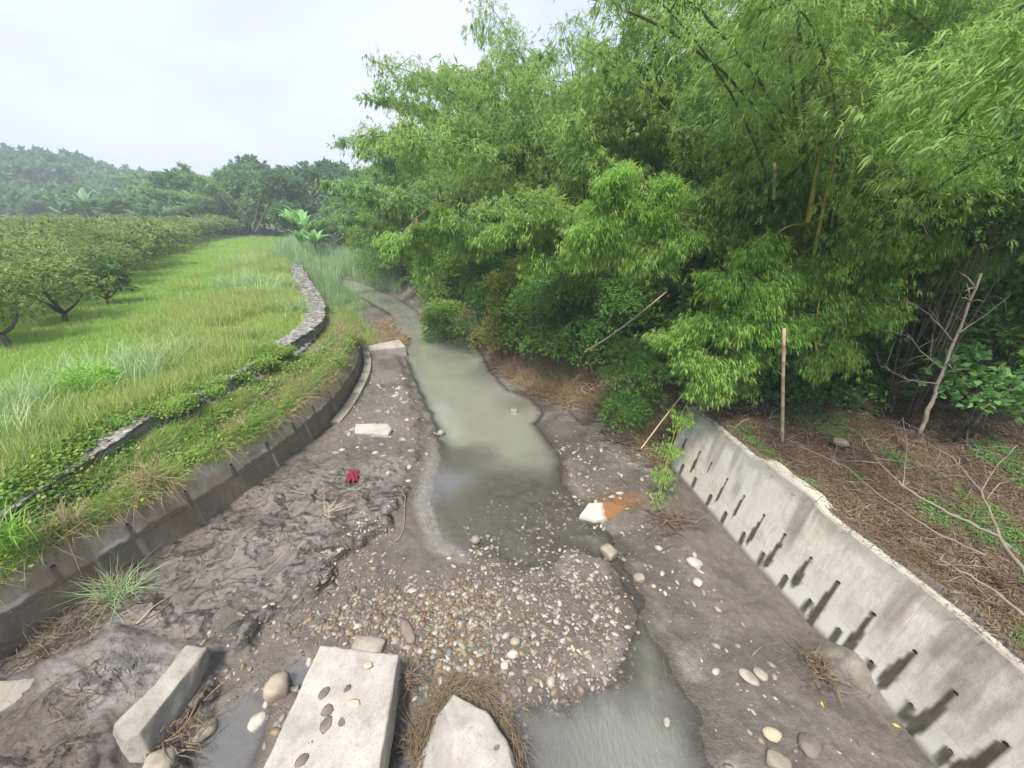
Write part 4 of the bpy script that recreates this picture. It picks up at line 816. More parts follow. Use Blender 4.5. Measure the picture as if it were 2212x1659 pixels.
hanging('thin bamboo shoot hanging over the far corner of the drain wall', (1660, 800, 9.6), [(1600, 740, 9.0), (1520, 820, 8.6), (1470, 900, 8.3), (1440, 1000, 7.9), (1425, 1080, 7.6)],
        [(1500, 850, 8.5, .28, .2), (1470, 910, 8.3, .2, .22), (1450, 970, 8.05, .16, .22), (1435, 1030, 7.8, .15, .18), (1425, 1075, 7.65, .10, .12), (1600, 850, 8.6, .3, .15)], 77, dens=900, gs=.8, r0=.012, Ln=.12, W=.016)
hanging('feathery bamboo spray spilling over the dark shrubs above the pool', (1330, 600, 15.0), [(1280, 470, 13.8), (1210, 430, 13.2), (1140, 460, 12.8)],
        [(1130, 500, 12.8, .6, .45), (1200, 480, 13.0, .65, .5), (1070, 520, 13.4, .5, .4), (1240, 560, 12.8, .5, .35), (1150, 590, 13.0, .45, .35)], 78, Ln=.19, W=.028, dens=480)
hanging('yellow green bamboo spray spilling over the bank above the creek bend', (1060, 560, 21), [(1010, 470, 19.5), (950, 440, 18.5), (900, 470, 18)],
        [(900, 520, 18, .9, .6), (960, 490, 18.5, 1.0, .7), (850, 540, 19, .8, .5), (1010, 540, 18, .7, .5), (930, 590, 18.3, .6, .4)], 79, Ln=.26, W=.042, dens=230)
# culms that stand out one by one
def pole(label, pts, r0, r1, mat, name='bamboo_pole', cat='bamboo pole', part=None):
    v = [A(*q) for q in pts]; sm = []
    if ' dry ' in label:
        g0 = gz(v[0].x, v[0].y)
        if v[0].z > g0+.05 and 'fallen' in label: v[0] = v[0]+(v[0]-v[1])*.35
        elif v[0].z > g0+.05: v = [v[0]+(v[0]-v[1])*min(1.5, (v[0].z-g0)/max(.05, (v[1]-v[0]).z))]+v
        else: v[0].z = g0+.03
    for i in range(len(v)-1):
        ns = max(2, int((v[i+1]-v[i]).length/.32))
        for k in range(ns): sm.append(v[i].lerp(v[i+1], k/ns))
    sm.append(v[-1]); hb = random.uniform(.02, .05)*(v[-1]-v[0]).length*random.choice([-1, 1]); nsm = len(sm)-1
    for i in range(len(sm)): sm[i] = sm[i]+Vector((0, hb*.3, hb))*math.sin(math.pi*i/nsm)
    b = sm[0].copy(); return thing(name, label, cat, b, me=culm_mesh([q-b for q in sm], r0, r1, mat))
pole('tall yellow green bamboo culm leaning left, the brightest one', [(1750, 590, 9.0), (1800, 360, 8.7), (1837, 190, 8.4)], .04, .028, CULMY)
pole('yellow bamboo culm just left of the brightest one', [(1745, 480, 9.0), (1762, 380, 8.8), (1777, 300, 8.7)], .05, .04, CULMY)
pole('yellow striped culm right of the brightest one', [(1810, 580, 10.2), (1850, 300, 10.0), (1900, 60, 9.6), (1935, -60, 9.4)], .05, .035, CULMY)
pole('yellow culm low in the dark right of the bent culm', [(1800, 700, 9.6), (1835, 560, 9.6), (1850, 500, 9.5)], .04, .03, CULMY)
pole('long dark culm arching to upper left across the grove', [(1800, 640, 10.2), (1740, 400, 9.4), (1640, 280, 8.7), (1560, 180, 8.2), (1450, 80, 7.8), (1360, 25, 7.5)], .036, .02, CULMD)
pole('dark upright culm in the middle of the grove', [(1765, 620, 10), (1748, 430, 9.2), (1738, 200, 8.5), (1728, 60, 8.1), (1715, -60, 7.9)], .042, .03, CULMD)
pole('second dark upright culm, left of the first', [(1758, 620, 10), (1745, 420, 9.2), (1720, 220, 8.6), (1700, 60, 8.3)], .035, .025, CULMD)
pole('dark culm leaning right behind the yellow ones', [(1770, 620, 10), (1798, 420, 9.2), (1845, 260, 8.7), (1880, 120, 8.3), (1920, -60, 8)], .036, .028, CULMD)
pole('dark thick culm running to the top edge left of centre', [(1790, 520, 9.8), (1730, 260, 8.9), (1620, 110, 8.3), (1500, -10, 7.9), (1440, -80, 7.8)], .034, .024, CULMD)
pole('fallen dry bamboo pole leaning on the bank below the shrubs', [(1290, 740, 11.0), (1370, 680, 11.2), (1440, 630, 11.5)], .03, .022, CULMO)
pole('single dry bamboo pole standing upright on the leaf litter', [(1690, 914, 7.6), (1691, 820, 7.5), (1694, 710, 7.4)], .035, .03, CULMO)
pole('cut bamboo stump with a white end poking out of the foliage', [(1672, 430, 9.2), (1673, 385, 9.15), (1673, 352, 9.1)], .032, .03, CULMO)
pole('thin leaning dry pole left of the standing pole', [(1470, 870, 8.6), (1530, 800, 8.7), (1600, 690, 9.0)], .018, .012, CULMO)
# ------------------------------------------------------------------ bare trees and fallen branches
def bare(label, limbs, mat, cat='bare branch', name='bare_branch', sub=2, seed=5):
    r = random.Random(seed); mb = MB(); b0 = limbs[0][0]
    for pts, ra, rb in limbs:
        v = pts; sm = []
        for i in range(len(v)-1):
            for k in range(5): sm.append(v[i].lerp(v[i+1], k/5)+Vector((r.gauss(0, 1), r.gauss(0, 1), r.gauss(0, 1)))*ra*.35*(k > 0))
        sm.append(v[-1]); n = len(sm); mb.tube([q-b0[0] for q in sm], [ra+(rb-ra)*i/(n-1) for i in range(n)], 6)
        for _ in range(sub*len(v)):
            i = r.randrange(n//4, n); d = Vector((r.gauss(0, 1), r.gauss(0, 1), r.gauss(.2, .7))).normalized()*r.uniform(.2, .6); q = sm[i]
            mb.tube([q-b0[0], q+d*.5+Vector((0, 0, .03))-b0[0], q+d-b0[0]], [rb*.8+.002, rb*.6+.001, .002], 4)
    return thing(name, label, cat, b0[0], me=mb.mesh(name, mat))
def G(px, py, h): # point h above the right bank
    x, y, z = P(px, py, 2.0+h); return Vector((x, y, z))
bare('long pale fallen branch forking on the slope above the drain wall', [([G(2250, 1290, .25), G(2160, 1160, .3), G(2050, 1110, .3), G(1950, 1050, .35), G(1890, 990, .4), G(1850, 930, .5)], .028, .009), ([G(2160, 1160, .3), G(2120, 1060, .4), G(2060, 990, .55), G(1990, 950, .7)], .018, .006), ([G(1950, 1050, .35), G(1960, 960, .6), G(1950, 900, .8)], .010, .004), ([G(2120, 1060, .4), G(2150, 1010, .5), G(2200, 960, .7)], .010, .004)], TWIG, sub=3)
bare('thin pale branch trailing along the top of the drain wall', [([G(2130, 1200, .15), G(2020, 1150, .12), G(1900, 1070, .12), G(1830, 1010, .15), G(1700, 950, .2)], .014, .005)], TWIG, sub=2, seed=6)
bare('weathered grey branch at lower right of the slope', [([G(2212, 1330, .1), G(2140, 1270, .1), G(2030, 1210, .1)], .020, .010)], TWIG, sub=1, seed=8)
bare('bare leaning tree at the dark right edge of the grove', [([A(1985, 940, 6.9), A(2020, 850, 7.0), A(2060, 740, 7.1), A(2120, 590, 7.2)], .045, .018), ([A(2040, 800, 7.05), A(1990, 760, 7.0), A(1960, 720, 6.9)], .012, .004), ([A(2060, 740, 7.1), A(2010, 680, 7.0), A(1960, 650, 6.9)], .014, .004), ([A(2030, 830, 7.0), A(1960, 820, 6.9), A(1900, 790, 6.8)], .010, .004), ([A(2070, 720, 7.1), A(2130, 680, 7.1), A(2180, 640, 7.1)], .012, .004)], TWIG, 'bare tree', 'bare_tree', 3, 9)
bare('grey dead twig curving out of the bamboo at upper right', [([A(2010, 520, 7.9), A(1960, 410, 7.8), A(1900, 370, 7.8), A(2010, 350, 7.8)], .010, .004)], TWIG, sub=2, seed=10)
# ------------------------------------------------------------------ litter, straw, debris
def strand_mesh(seed, n, L0, spread, r=.006, curve=.3, flat=True, mat=TWIGD, seg=3, rad=.0, up=.15):
    q = random.Random(seed); mb = MB()
    for _ in range(n):
        a = q.uniform(0, 6.283); p = Vector((q.gauss(0, spread), q.gauss(0, spread), q.uniform(0, up))); L_ = L0*q.uniform(.4, 1.2); pts = [p.copy()]; b = a; e = q.gauss(0, .25)
        for k in range(seg): b += q.gauss(0, curve); e += q.gauss(-.05, .25); p = p+Vector((math.cos(b)*math.cos(e), math.sin(b)*math.cos(e), math.sin(e)))*L_/seg; p.z = max(p.z, .0); pts.append(p.copy())
        mb.tube(pts, [r*q.uniform(.6, 1.2)]*seg+[r*.4], 3, False)
    return mb.mesh('strands', mat, False)
def grass_tuft(seed, n, h, sp, w_, mat, bend=.5, seg=2, name='tuft'):
    r = np.random.default_rng(seed); V, F = [], []; k = 0
    for i in range(n):
        a = r.uniform(0, 6.283); b = np.array([r.normal(0, sp), r.normal(0, sp), -.02]); hh = h*r.uniform(.45, 1.1); be = bend*r.uniform(.2, 1.5); d = np.array([math.cos(a), math.sin(a), 0]); s = np.array([-d[1], d[0], 0])*w_*.5
        pts = [b+np.array([0, 0, 1])*hh*t*(1-.35*be*t)+d*hh*be*t*t*.8 for t in np.linspace(0, 1, seg+1)]
        for j, p in enumerate(pts[:-1]): V += [p-s*(1-.5*j/seg), p+s*(1-.5*j/seg)]
        V += [pts[-1], pts[-1]+s*.05]
        for j in range(seg): F.append([k+2*j, k+2*j+1, k+2*j+3, k+2*j+2])
        k += 2*(seg+1)
    return mesh_np(name, np.array(V), np.array(F), mat)
def rz3(n, tilt=.12): return np.stack([rng.normal(0, tilt, n), rng.normal(0, tilt, n), rng.uniform(0, 6.283, n)], 1)
def pick(n, x0, x1, y0, y1, cond, tries=8):
    o = np.zeros((0, 3)); 
    for _ in range(tries):
        x = rng.uniform(x0, x1, n); y = rng.uniform(y0, y1, n); z, inf = land(x, y); m = cond(x, y, z, inf); o = np.concatenate([o, np.stack([x[m], y[m], z[m]], 1)])
        if len(o) > n: break
    return o[:n]
litter = [leaves(np.random.default_rng(i).normal(0, .12, (14, 3))*np.array([1, 1, .08])+[0, 0, .02], np.random.default_rng(i+9).normal(0, 1, (14, 3))*np.array([1, 1, .15]), .09, .016, i) for i in range(3)]
litter = [foliage('litter', V, F, LITT) for V, F in litter]; sticks = [strand_mesh(40+i, 7, .35, .12, .005) for i in range(3)]; stickp = [strand_mesh(50+i, 5, .4, .12, .006, mat=TWIG) for i in range(2)]
p = pick(15000, 3.5, 13, .8, 15, lambda x, y, z, i: (i['dR'] > .5) & (rng.random(len(x)) < ss(9, 3, i['dR'])))
scatter('leaf_litter', p, rz3(len(p)), rng.uniform(.5, 1.15, len(p)), litter+sticks+stickp, rng.choice(8, len(p), p=[.30, .30, .30, .03, .03, .02, .01, .01]), kind='stuff')
p = pick(2600, -3, 6, 9.0, 24, lambda x, y, z, i: (i['dR'] > -.5) & (i['dR'] < 2.4) & (fbm(x*.7, y*.7, 3, 99) > .40))
strw = [strand_mesh(60+i, 16, .45, .14, .006, .35, mat=STRAW, up=.2) for i in range(3)]
scatter('dry_straw', p, rz3(len(p), .35), rng.uniform(.7, 1.5, len(p)), strw+sticks, kind='stuff')
dt = [grass_tuft(70+i, 26, .55, .10, .010, STRAW, 1.3, 3) for i in range(2)]
p = pick(2200, -3, 5, 10.0, 24, lambda x, y, z, i: (i['dR'] > -.25) & (i['dR'] < 1.9) & (fbm(x*.6, y*.6, 3, 98) > .38))
scatter('dry_grass_mats', p, rz3(len(p), .5), rng.uniform(.8, 1.6, len(p)), dt, kind='stuff')
p = pick(700, -8, -3.5, 13, 32, lambda x, y, z, i: (i['sd'] > .1) & (i['dR'] < 0) & (y > 19.2))
scatter('flood_debris', p, rz3(len(p), .3), rng.uniform(.6, 1.2, len(p)), strw+sticks+dt, kind='stuff')
# small debris on the mud
p = pick(850, -8, 5, 3, 15, lambda x, y, z, i: (i['sd'] > .15) & (i['dL'] < -.05) & (i['dR'] < -.1) & ((i['left'] > .5) | (x > 2.3)) & (rng.random(len(x)) < .15+.85*ss(-1.6, -.1, i['dL'])))
chips = [strand_mesh(80+i, 3, .16, .10, .004, .4, mat=TWIGD if i < 3 else TWIG, up=.01, seg=2) for i in range(5)]
scatter('mud_twigs', p, rz3(len(p), .06), rng.uniform(.5, 1.5, len(p)), chips, kind='stuff')
def debris(label, px, py, z, n, L0, sp, r=.007, mat=TWIGD, seed=1, name='debris_pile', cat='debris', up=.12):
    x, y, _ = P(px, py, z); return thing(name, label, cat, (x, y, z), me=strand_mesh(seed, n, L0, sp, r, .35, mat=mat, up=up))
# ring of debris round the pointed block
q = random.Random(3); mb = MB(); ringp = [P(895, 1660, .15), P(915, 1590, .22), P(945, 1525, .35), P(978, 1480, .42), P(1030, 1488, .42), P(1075, 1535, .38), P(1105, 1600, .34), P(1122, 1680, .25)]
for i in range(680):
    t = q.random()*(len(ringp)-1.001); k = int(t); a = Vector(ringp[k]).lerp(Vector(ringp[k+1]), t-k); dr = (Vector(ringp[k+1])-Vector(ringp[k])).normalized(); a += Vector((q.gauss(0, .06), q.gauss(0, .06), q.gauss(0, .06)))
    L_ = q.uniform(.12, .5); d = (dr+Vector((q.gauss(0, .45), q.gauss(0, .45), q.gauss(0, .25)))).normalized(); m = a+d*L_*.5+Vector((q.gauss(0, .03), q.gauss(0, .03), q.gauss(0, .03))); e = a+d*L_; 
    mb.tube([a-Vector((-.5, 3, 0)), m-Vector((-.5, 3, 0)), e-Vector((-.5, 3, 0))], [q.uniform(.002, .0055)]*2+[.0015], 3, False)
thing('debris_ring', 'matted brown twigs and straw wrapped round the pointed block', 'debris', (-.5, 3, 0), me=mb.mesh('debris_ring', TWIGD, False))
debris('clump of roots and straw at the right corner of the big slab', 880, 1470, .25, 60, .35, .08, seed=21)
debris('dark twigs in the gap between slab and pointed block', 900, 1600, .1, 60, .4, .14, seed=22)
debris('tangle of twigs on the left flank of the pale silt mound', 1770, 1450, .25, 90, .35, .12, seed=23)
debris('twigs caught under the hanging bamboo shoot', 1450, 1130, .15, 110, .45, .22, seed=24)
debris('heap of driftwood and sticks on the eroded right bank', 1290, 830, .7, 70, .8, .4, .014, seed=25, mat=TWIG)
debris('second heap of pale sticks lower on the eroded bank', 1330, 870, .5, 60, .6, .35, .010, seed=26, mat=TWIG)
debris('roots and broken cane in the hollow of the far bank', 1050, 680, 1.2, 80, 1.3, .5, .014, seed=27, mat=TWIG)
debris('broken cane on the dry spit left of the far water', 830, 690, .4, 120, 1., 1.1, .010, seed=28, mat=TWIG)
debris('thin straw bundle lying on the left mud', 710, 1105, .3, 26, .5, .05, .006, seed=29, mat=CULMO, up=.03)
debris('small root tangle above the straw bundle', 712, 1070, .3, 26, .22, .05, .006, seed=30)
debris('driftwood bits under the near end of the beam', 380, 1600, .15, 60, .4, .16, .008, seed=31)
def stick(label, pts, r, mat=TWIG, z=.25, cat='stick', name='stick'):
    v = [Vector(P(a, b, z)) for a, b in pts]; v = [Vector((q.x, q.y, gz(q.x, q.y)+r*1.5)) for q in v]; mb = MB(); mb.tube([q-v[0] for q in v], [r*(1-.35*i/len(v)) for i in range(len(v))], 6); return thing(name, label, cat, v[0], me=mb.mesh(name, mat))
debris('dark matted roots at the foot of the left wall near the corner', 90, 1400, .3, 110, .5, .3, .006, seed=33)
debris('brown straw and roots behind the slumped grass clump', 190, 1330, .3, 90, .45, .25, .006, seed=34)
debris('fine roots scattered on the mud left of the broken beam', 160, 1500, .5, 40, .4, .3, .005, seed=35, up=.02)
stick('long thin pale root curving down the mud edge by the water', [(858, 1040), (874, 1060), (872, 1085), (872, 1110), (870, 1130), (860, 1150), (838, 1165)], .014)
stick('white driftwood stick lying on the smooth left mud', [(625, 1058), (645, 1063), (662, 1066)], .02)
stick('long thin twig on the mud above the beam', [(290, 1365), (345, 1320), (400, 1265), (450, 1215)], .010, TWIGD)
stick('pale cane lying near the grass clump', [(295, 1352), (330, 1310), (368, 1285)], .012, CULMO)
stick('long thin twig running from the slab across the gravel', [(862, 1412), (920, 1425), (980, 1450), (1010, 1475)], .006, TWIG, .2)
stick('forked grey stick in the lower stream', [(1430, 1410), (1438, 1450), (1442, 1470), (1465, 1490)], .012, TWIGD, .03)
stick('pale driftwood piece lying above the small slab', [(935, 923), (948, 925), (960, 932)], .03, TWIG)
stick('pale curved stick on the right mud', [(1628, 1408), (1640, 1395), (1650, 1388)], .012)
stick('grey log on the leaf litter at the right edge', [(2212, 1180), (2170, 1150), (2120, 1120)], .03, TWIG, 2.)
stick('white wood scrap stuck upright in the gravel', [(1195, 1440), (1200, 1425), (1205, 1412)], .016)
# maroon cloth
bm = bmesh.new(); gx, gy = 14, 20; g_ = [[bm.verts.new(((i/gx-.5)*.30*(1-.25*abs(j/gy-.4)), (j/gy-.5)*.52, .05+.05*math.sin(i*1.1+j*.6)+.03*math.sin(j*1.7-i*.5)+.05*math.exp(-((i-7)/4)**2))) for i in range(gx+1)] for j in range(gy+1)]
for j in range(gy):
    for i in range(gx): bm.faces.new((g_[j][i], g_[j][i+1], g_[j+1][i+1], g_[j+1][i]))
me = bpy.data.meshes.new('cloth'); bm.to_mesh(me); bm.free(); me.materials.append(simple('maroon_cloth', (.17, .012, .03), (.24, .02, .045), 9, .8)); me.polygons.foreach_set('use_smooth', np.ones(len(me.polygons), bool))
x, y, _ = P(760, 1022, .25); thing('cloth', 'crumpled maroon cloth dropped on the left mud', 'cloth', (x, y, gz(x, y)), .2, me=me)
# yellow fallen leaves
YL = M('yellow_leaf'); YL.col((.62, .48, .03)); V, F = leaves(np.zeros((1, 3)), np.array([[1., 0, .1]]), .09, .035, 3); ylm = mesh_np('fallen_leaf', V, F, YL.m)
for px, py, z in ((1945, 1560, .1), (1855, 1622, .1), (1756, 1362, .2), (1958, 1445, .35), (1922, 1570, .1), (2024, 1490, .5), (1770, 1520, .1), (1750, 1365, .2)):
    x, y, _ = P(px, py, z); o = thing('fallen_leaf', 'yellow fallen leaf on the mud at the foot of the drain wall', 'leaf', (x, y, gz(x, y)+.015), px, 'yellow leaves by the drain wall', ylm)
a = A(2046, 420, 6.8); o = thing('yellow_leaf', 'single yellow leaf in the green foliage at upper right', 'leaf', a, .2, me=ylm); o.scale = (1.2,)*3
# ------------------------------------------------------------------ grass
t_short = [grass_tuft(100+i, 16, .22, .10, .011, GRS, .6) for i in range(3)]; t_med = [grass_tuft(110+i, 22, .50, .13, .012, GRS, .5, 3) for i in range(3)]
t_blue = [grass_tuft(120+i, 30, .85, .15, .013, GRB, .55, 3) for i in range(3)]; t_grn = [grass_tuft(130+i, 18, .32, .10, .014, GRG, .7) for i in range(3)]
def cl(x, y, s, k=.3): return fbm(x*k, y*k, 4, s)
p = pick(34000, -42, -6, 1.5, 50, lambda x, y, z, i: (i['dS'] > 2.3+.2*(y > 13)) & (i['dL'] < 22) & (rng.random(len(x)) < ss(42, 10, np.hypot(x, y))*.9+.12) & (np.abs(np.arctan2(x, y)) < 1.05), 14)
tall = ss(9, 3.2, side(LL, p[:, 0], p[:, 1], 1)[0])*ss(.40, .55, cl(p[:, 0], p[:, 1], 201)); rn = rng.random(len(p)); dLp = side(LL, p[:, 0], p[:, 1], 1)[0]
var = np.where(rn < tall*.8, 3+rng.integers(0, 3, len(p)), np.where((dLp > 6.5) & (rn > .35), 6+rng.integers(0, 3, len(p)), rng.integers(0, 3, len(p))))
sc = rng.uniform(.6, 1.25, len(p))*np.where(var >= 6, .55, 1)*(1+np.hypot(p[:, 0], p[:, 1])*.02)
scatter('field_grass', p, rz3(len(p)), sc, t_short+t_med+t_grn, var, kind='stuff')
p = pick(9000, -90, -10, 12, 85, lambda x, y, z, i: (i['dL'] > 3) & (np.hypot(x, y) > 22) & (np.abs(np.arctan2(x, y)) < 1.1) & (i['dL'] < 24), 14)
scatter('far_field_grass', p, rz3(len(p)), rng.uniform(1.0, 2.0, len(p))*np.where(rng.random(len(p)) < .5, .7, 1), t_short+t_grn, kind='stuff')
# tall blue green grass tussocks that stand out
tus = [(300, 770, 2.2, .9), (330, 790, 2.2, .8), (370, 760, 2.2, .7), (540, 590, 2.3, 1.0), (560, 620, 2.2, 1.1), (490, 600, 2.2, .95), (600, 600, 2.2, 1.1), (520, 560, 2.2, 1.2), (640, 650, 2.2, .8), (60, 880, 2.2, .9), (110, 850, 2.2, .8), (20, 930, 2.2, .9), (170, 800, 2.2, .75), (560, 545, 2.2, 1.1), (625, 520, 2.2, 1.2)]
tb = grass_tuft(141, 190, 1.05, .24, .013, GRB, .55, 4); tb2 = grass_tuft(142, 150, .95, .3, .013, GRB, .8, 4)
where = ['beside the levee in the near field', 'just right of the first near one', 'behind the near pair', 'in the middle of the bluish patch', 'at the front of the bluish patch', 'at the left of the bluish patch', 'at the right of the bluish patch', 'at the back of the bluish patch', 'against the stone path bend', 'at the left edge, largest of three', 'at the left edge, farther back', 'lowest at the left edge', 'alone in the left field', 'on the far side of the bluish patch', 'at the head of the stone path']
for i, (px, py, z, s_) in enumerate(tus):
    x, y, _ = P(px, py+25, z); x -= 0; o = thing('grass_tussock', 'tall blue green grass tussock '+where[i], 'grass tussock', (x, y, gz(x, y)), i*1.3, 'tall grass tussocks in the field', tb if i % 2 else tb2); k = s_*(1+.0*y); o.scale = (k*1.7, k*1.7, k*1.45)
# bushy fern like weed
x, y, _ = P(190, 870, 2.2); me, lb = shrub_mesh(333, .95, .8, 3600, .10, .03, GRG, k=5); w1 = thing('weed_bush', 'feathery light green weed bush at the edge of the near field', 'bush', (x-.2, y+.2, gz(x, y)-.1)); link('foliage', me, w1, kind='stuff')
# slope below the path: creepers and grass
crp = []
for i in range(3):
    r = np.random.default_rng(300+i); c = r.normal(0, .13, (34, 3))*np.array([1, 1, .25])+[0, 0, .07]; V, F = leaves(c, r.normal(0, 1, (34, 3))*np.array([1, 1, .5]), .065, .05, i, .05); crp.append(foliage('creeper', V, F, CREEP))
p = pick(10000, -12, -5, 1.0, 22, lambda x, y, z, i: (i['dL'] > .45) & (i['dS'] < 3.2) & ((y < 13) | (i['dL'] < 1.2)) & (fbm(x*.9, y*.9, 4, 211) > .50-.05*ss(9, 6, y)+.09*(i['dS'] > 1.4)*(i['dS'] < 2.4)), 14)
scatter('creepers', p, rz3(len(p), .3), rng.uniform(.6, 1.35, len(p)), crp, kind='stuff')
p = pick(15000, -13, -5, 1.0, 24, lambda x, y, z, i: (i['dL'] > .40) & (i['dS'] < 1.5-.3*(y > 10)) & (rng.random(len(x)) < .35+.65*ss(7, 12, y)), 14)
m_ = rng.random(len(p)); gsl = [grass_tuft(150+i, 24, .30, .09, .010, GRG if i < 2 else GRS, 1.0, 3) for i in range(4)]
scatter('slope_grass', p, rz3(len(p), .35), rng.uniform(.55, 1.2, len(p)), gsl+[dt[0]], rng.choice(5, len(p), p=[.33, .27, .2, .16, .04]), kind='stuff')
p = pick(2600, -12, -5, 1.0, 13, lambda x, y, z, i: (i['dS'] > 1.5) & (i['dS'] < 3.0) & (fbm(x*1.6, y*1.6, 3, 71) > .65-.11*ss(9, 6, y)), 14); p[:, 2] = np.maximum(p[:, 2], 2.2-.2*ss(8, 5, p[:, 1]))
scatter('path_creepers', p, rz3(len(p), .3), rng.uniform(.6, 1.3, len(p)), crp+[gsl[0], gsl[3]], kind='stuff')
# blades overhanging the wall top
s__ = rng.uniform(.5, ltot, 2200); x, y, nx, ny = lpos(s__); o_ = rng.uniform(.26, .45, 2200); q_ = np.stack([x+nx*o_, y+ny*o_, np.full(2200, 1.42)], 1)
ang = np.arctan2(-ny, -nx); scatter('wall_top_grass', q_, np.stack([rng.normal(0, .2, 2200), rng.uniform(.6, 1.6, 2200), ang+rng.normal(0, .5, 2200)], 1), rng.uniform(.5, 1.35, 2200)*(fbm(s__*.8, s__*0, 3, 5) > .42), gsl+[dt[0], dt[1]], rng.choice(6, len(q_), p=[.27, .25, .2, .18, .05, .05]), kind='stuff')
# clumps
def tuft_thing(label, px, py, z, me, s_, rz=0, tilt=(0, 0)):
    x, y, _ = P(px, py, z); o = thing('grass_clump', label, 'grass clump', (x, y, z), rz, me=me); o.rotation_euler = (tilt[0], tilt[1], rz); o.scale = (s_,)*3; return o
fal = grass_tuft(160, 130, .75, .12, .012, GRB, 1.3, 4); fs = grass_tuft(161, 90, .8, .12, .010, STRAW, 1.3, 4); fg = grass_tuft(162, 120, .6, .12, .016, GRG, 1.1, 4)
tuft_thing('slumped blue green grass clump at the foot of the left wall', 255, 1290, .25, fal, .9, 0, (0, .3))
tuft_thing('dry part of the slumped grass at the foot of the left wall', 230, 1270, .3, fs, .8, 1, (0, .5))
tuft_thing('bright long leaved grass clump on the top of the left wall', 430, 945, 1.6, fg, .8, 2)
tuft_thing('dark green grass clump at the left edge of the picture', 10, 1170, 1.9, fg, 1.1, 2)
tuft_thing('dry arching grass hanging over the middle of the left wall', 520, 930, 1.55, fs, .8, 4, (.3, .5))
tuft_thing('dry arching grass hanging over the near part of the left wall', 330, 1040, 1.55, fs, .9, 5, (.3, .6))
tuft_thing('yellowish grass clump on the near wall top', 150, 1130, 1.6, fs, .7, 3)
# ------------------------------------------------------------------ gabions on the levee
st = [ico(1, 90+i, .55, .15, 1.1, .85) for i in range(5)]
for m_ in st: m_.materials.append(GAB)
def gab(name, label, d0, d1, y0, y1, n, cond=None):
    pts = pick(n, -12, -6, y0, y1, lambda x, y, z, i: (i['dS'] > d0) & (i['dS'] < d1) & (True if cond is None else cond(x, y)), 60); c = pts.mean(0); nn = len(pts)
    pr, pc = name
    root = thing(pr, label, pc, (c[0], c[1], 0)); scatter('stone_fill', pts-[c[0], c[1], -.04], rz3(nn, .35), rng.uniform(.05, .10, nn), st, parent=root, kind='stuff'); return root
gab(('gabion', 'gabion'), 'lower step of dark stone filled gabions showing through creepers on the left slope', .95, 1.3, 2, 15, 2600, lambda x, y: fbm(x, y, 3, 5) > .42)
gab(('gabion', 'gabion'), 'upper step of stone filled gabions at the edge of the field', 1.6, 2.1, 2, 15.5, 4200)
pc = smooth([P(a, b, 2.2) for a, b in [(634, 556), (640, 575), (652, 600), (670, 630), (683, 662), (678, 692), (655, 715), (620, 738), (575, 762), (520, 795), (450, 835), (375, 868), (300, 905), (225, 950)]]+[P(150, 995, 2.12), P(70, 1050, 2.05), P(0, 1100, 2.0), P(-90, 1160, 2.0)], 6); tt = np.gradient(pc, axis=0); nn_ = unit(np.stack([-tt[:, 1], tt[:, 0]], 1)) if False else np.stack([-tt[:, 1], tt[:, 0]], 1)/np.linalg.norm(tt, axis=1)[:, None]
wd_ = np.interp(np.arange(len(pc)), [0, 12, 30, 40, 60, 72], [.5, .42, .34, .24, .22, .20]); c0 = pc.mean(0); spt = thing('stone_path', 'pale grey stone mattress path curving along the top of the far levee', 'stone path', (c0[0], c0[1], 0))
pz = -.2*ss(8.2, 5.4, pc[:, 1])[:, None]
VV = np.concatenate([np.concatenate([pc+nn_*wd_[:, None]*a-c0, pz+z], 1) for a, z in ((-1.05, 1.7), (-1, 2.22), (1, 2.22), (1.05, 1.9))]); n_ = len(pc); idx = np.arange(4*n_).reshape(4, n_)
link('mattress', mesh_np('mattress', VV, np.stack([idx[:-1, :-1], idx[:-1, 1:], idx[1:, 1:], idx[1:, :-1]], -1).reshape(-1, 4), simple('mattress_stone', (.16, .155, .145), (.27, .26, .245), 8)), spt)
ti = rng.uniform(0, n_-1.01, 5200); k_ = ti.astype(int); f_ = (ti-k_)[:, None]; q_ = pc[k_]*(1-f_)+pc[k_+1]*f_+nn_[k_]*(wd_[k_]*rng.uniform(-1, 1, 5200))[:, None]-c0
scatter('stone_fill', np.concatenate([q_, 2.24+pz[k_]], 1), rz3(5200, .12), rng.uniform(.06, .12, 5200)[:, None]*np.array([[1, 1, .5]]), st, parent=spt, kind='stuff')
# ------------------------------------------------------------------ reeds
rd = [grass_tuft(170+i, 46, 1.9, .35, .035, REED, .3, 3) for i in range(3)]
p = pick(2600, -60, -5, 18, 72, lambda x, y, z, i: (i['dL'] < .9+ss(34, 40, y)*2.5) & (i['dR'] < .3) & (i['sd'] > .6) & (y > 22) & (x < -8.5-.0*y) & ((y > 34) | (fbm(x*.4, y*.4, 3, 8) > .45)), 30)
scatter('reed_bed', p, rz3(len(p), .08), rng.uniform(.6, 1.15, len(p))*ss(18, 42, p[:, 1]).clip(.3, 1), rd, kind='stuff')
p = pick(900, -12, -5.5, 15, 30, lambda x, y, z, i: (i['dL'] > -.8) & (i['dL'] < 1.2) & (i['sd'] > .3) & (y > 18.5), 30)
scatter('bank_grass', p, rz3(len(p), .2), rng.uniform(.9, 1.8, len(p)), gsl+t_med, kind='stuff')
p = pick(260, -1, 3, 12.5, 17, lambda x, y, z, i: (i['dR'] > .4) & (i['dR'] < 2.0) & (np.hypot(x-1.2, y-15.4) < 1.3), 60)
scatter('green_bank_grass', p, rz3(len(p), .2), rng.uniform(1, 2., len(p)), gsl[:2], kind='stuff')
twd = []
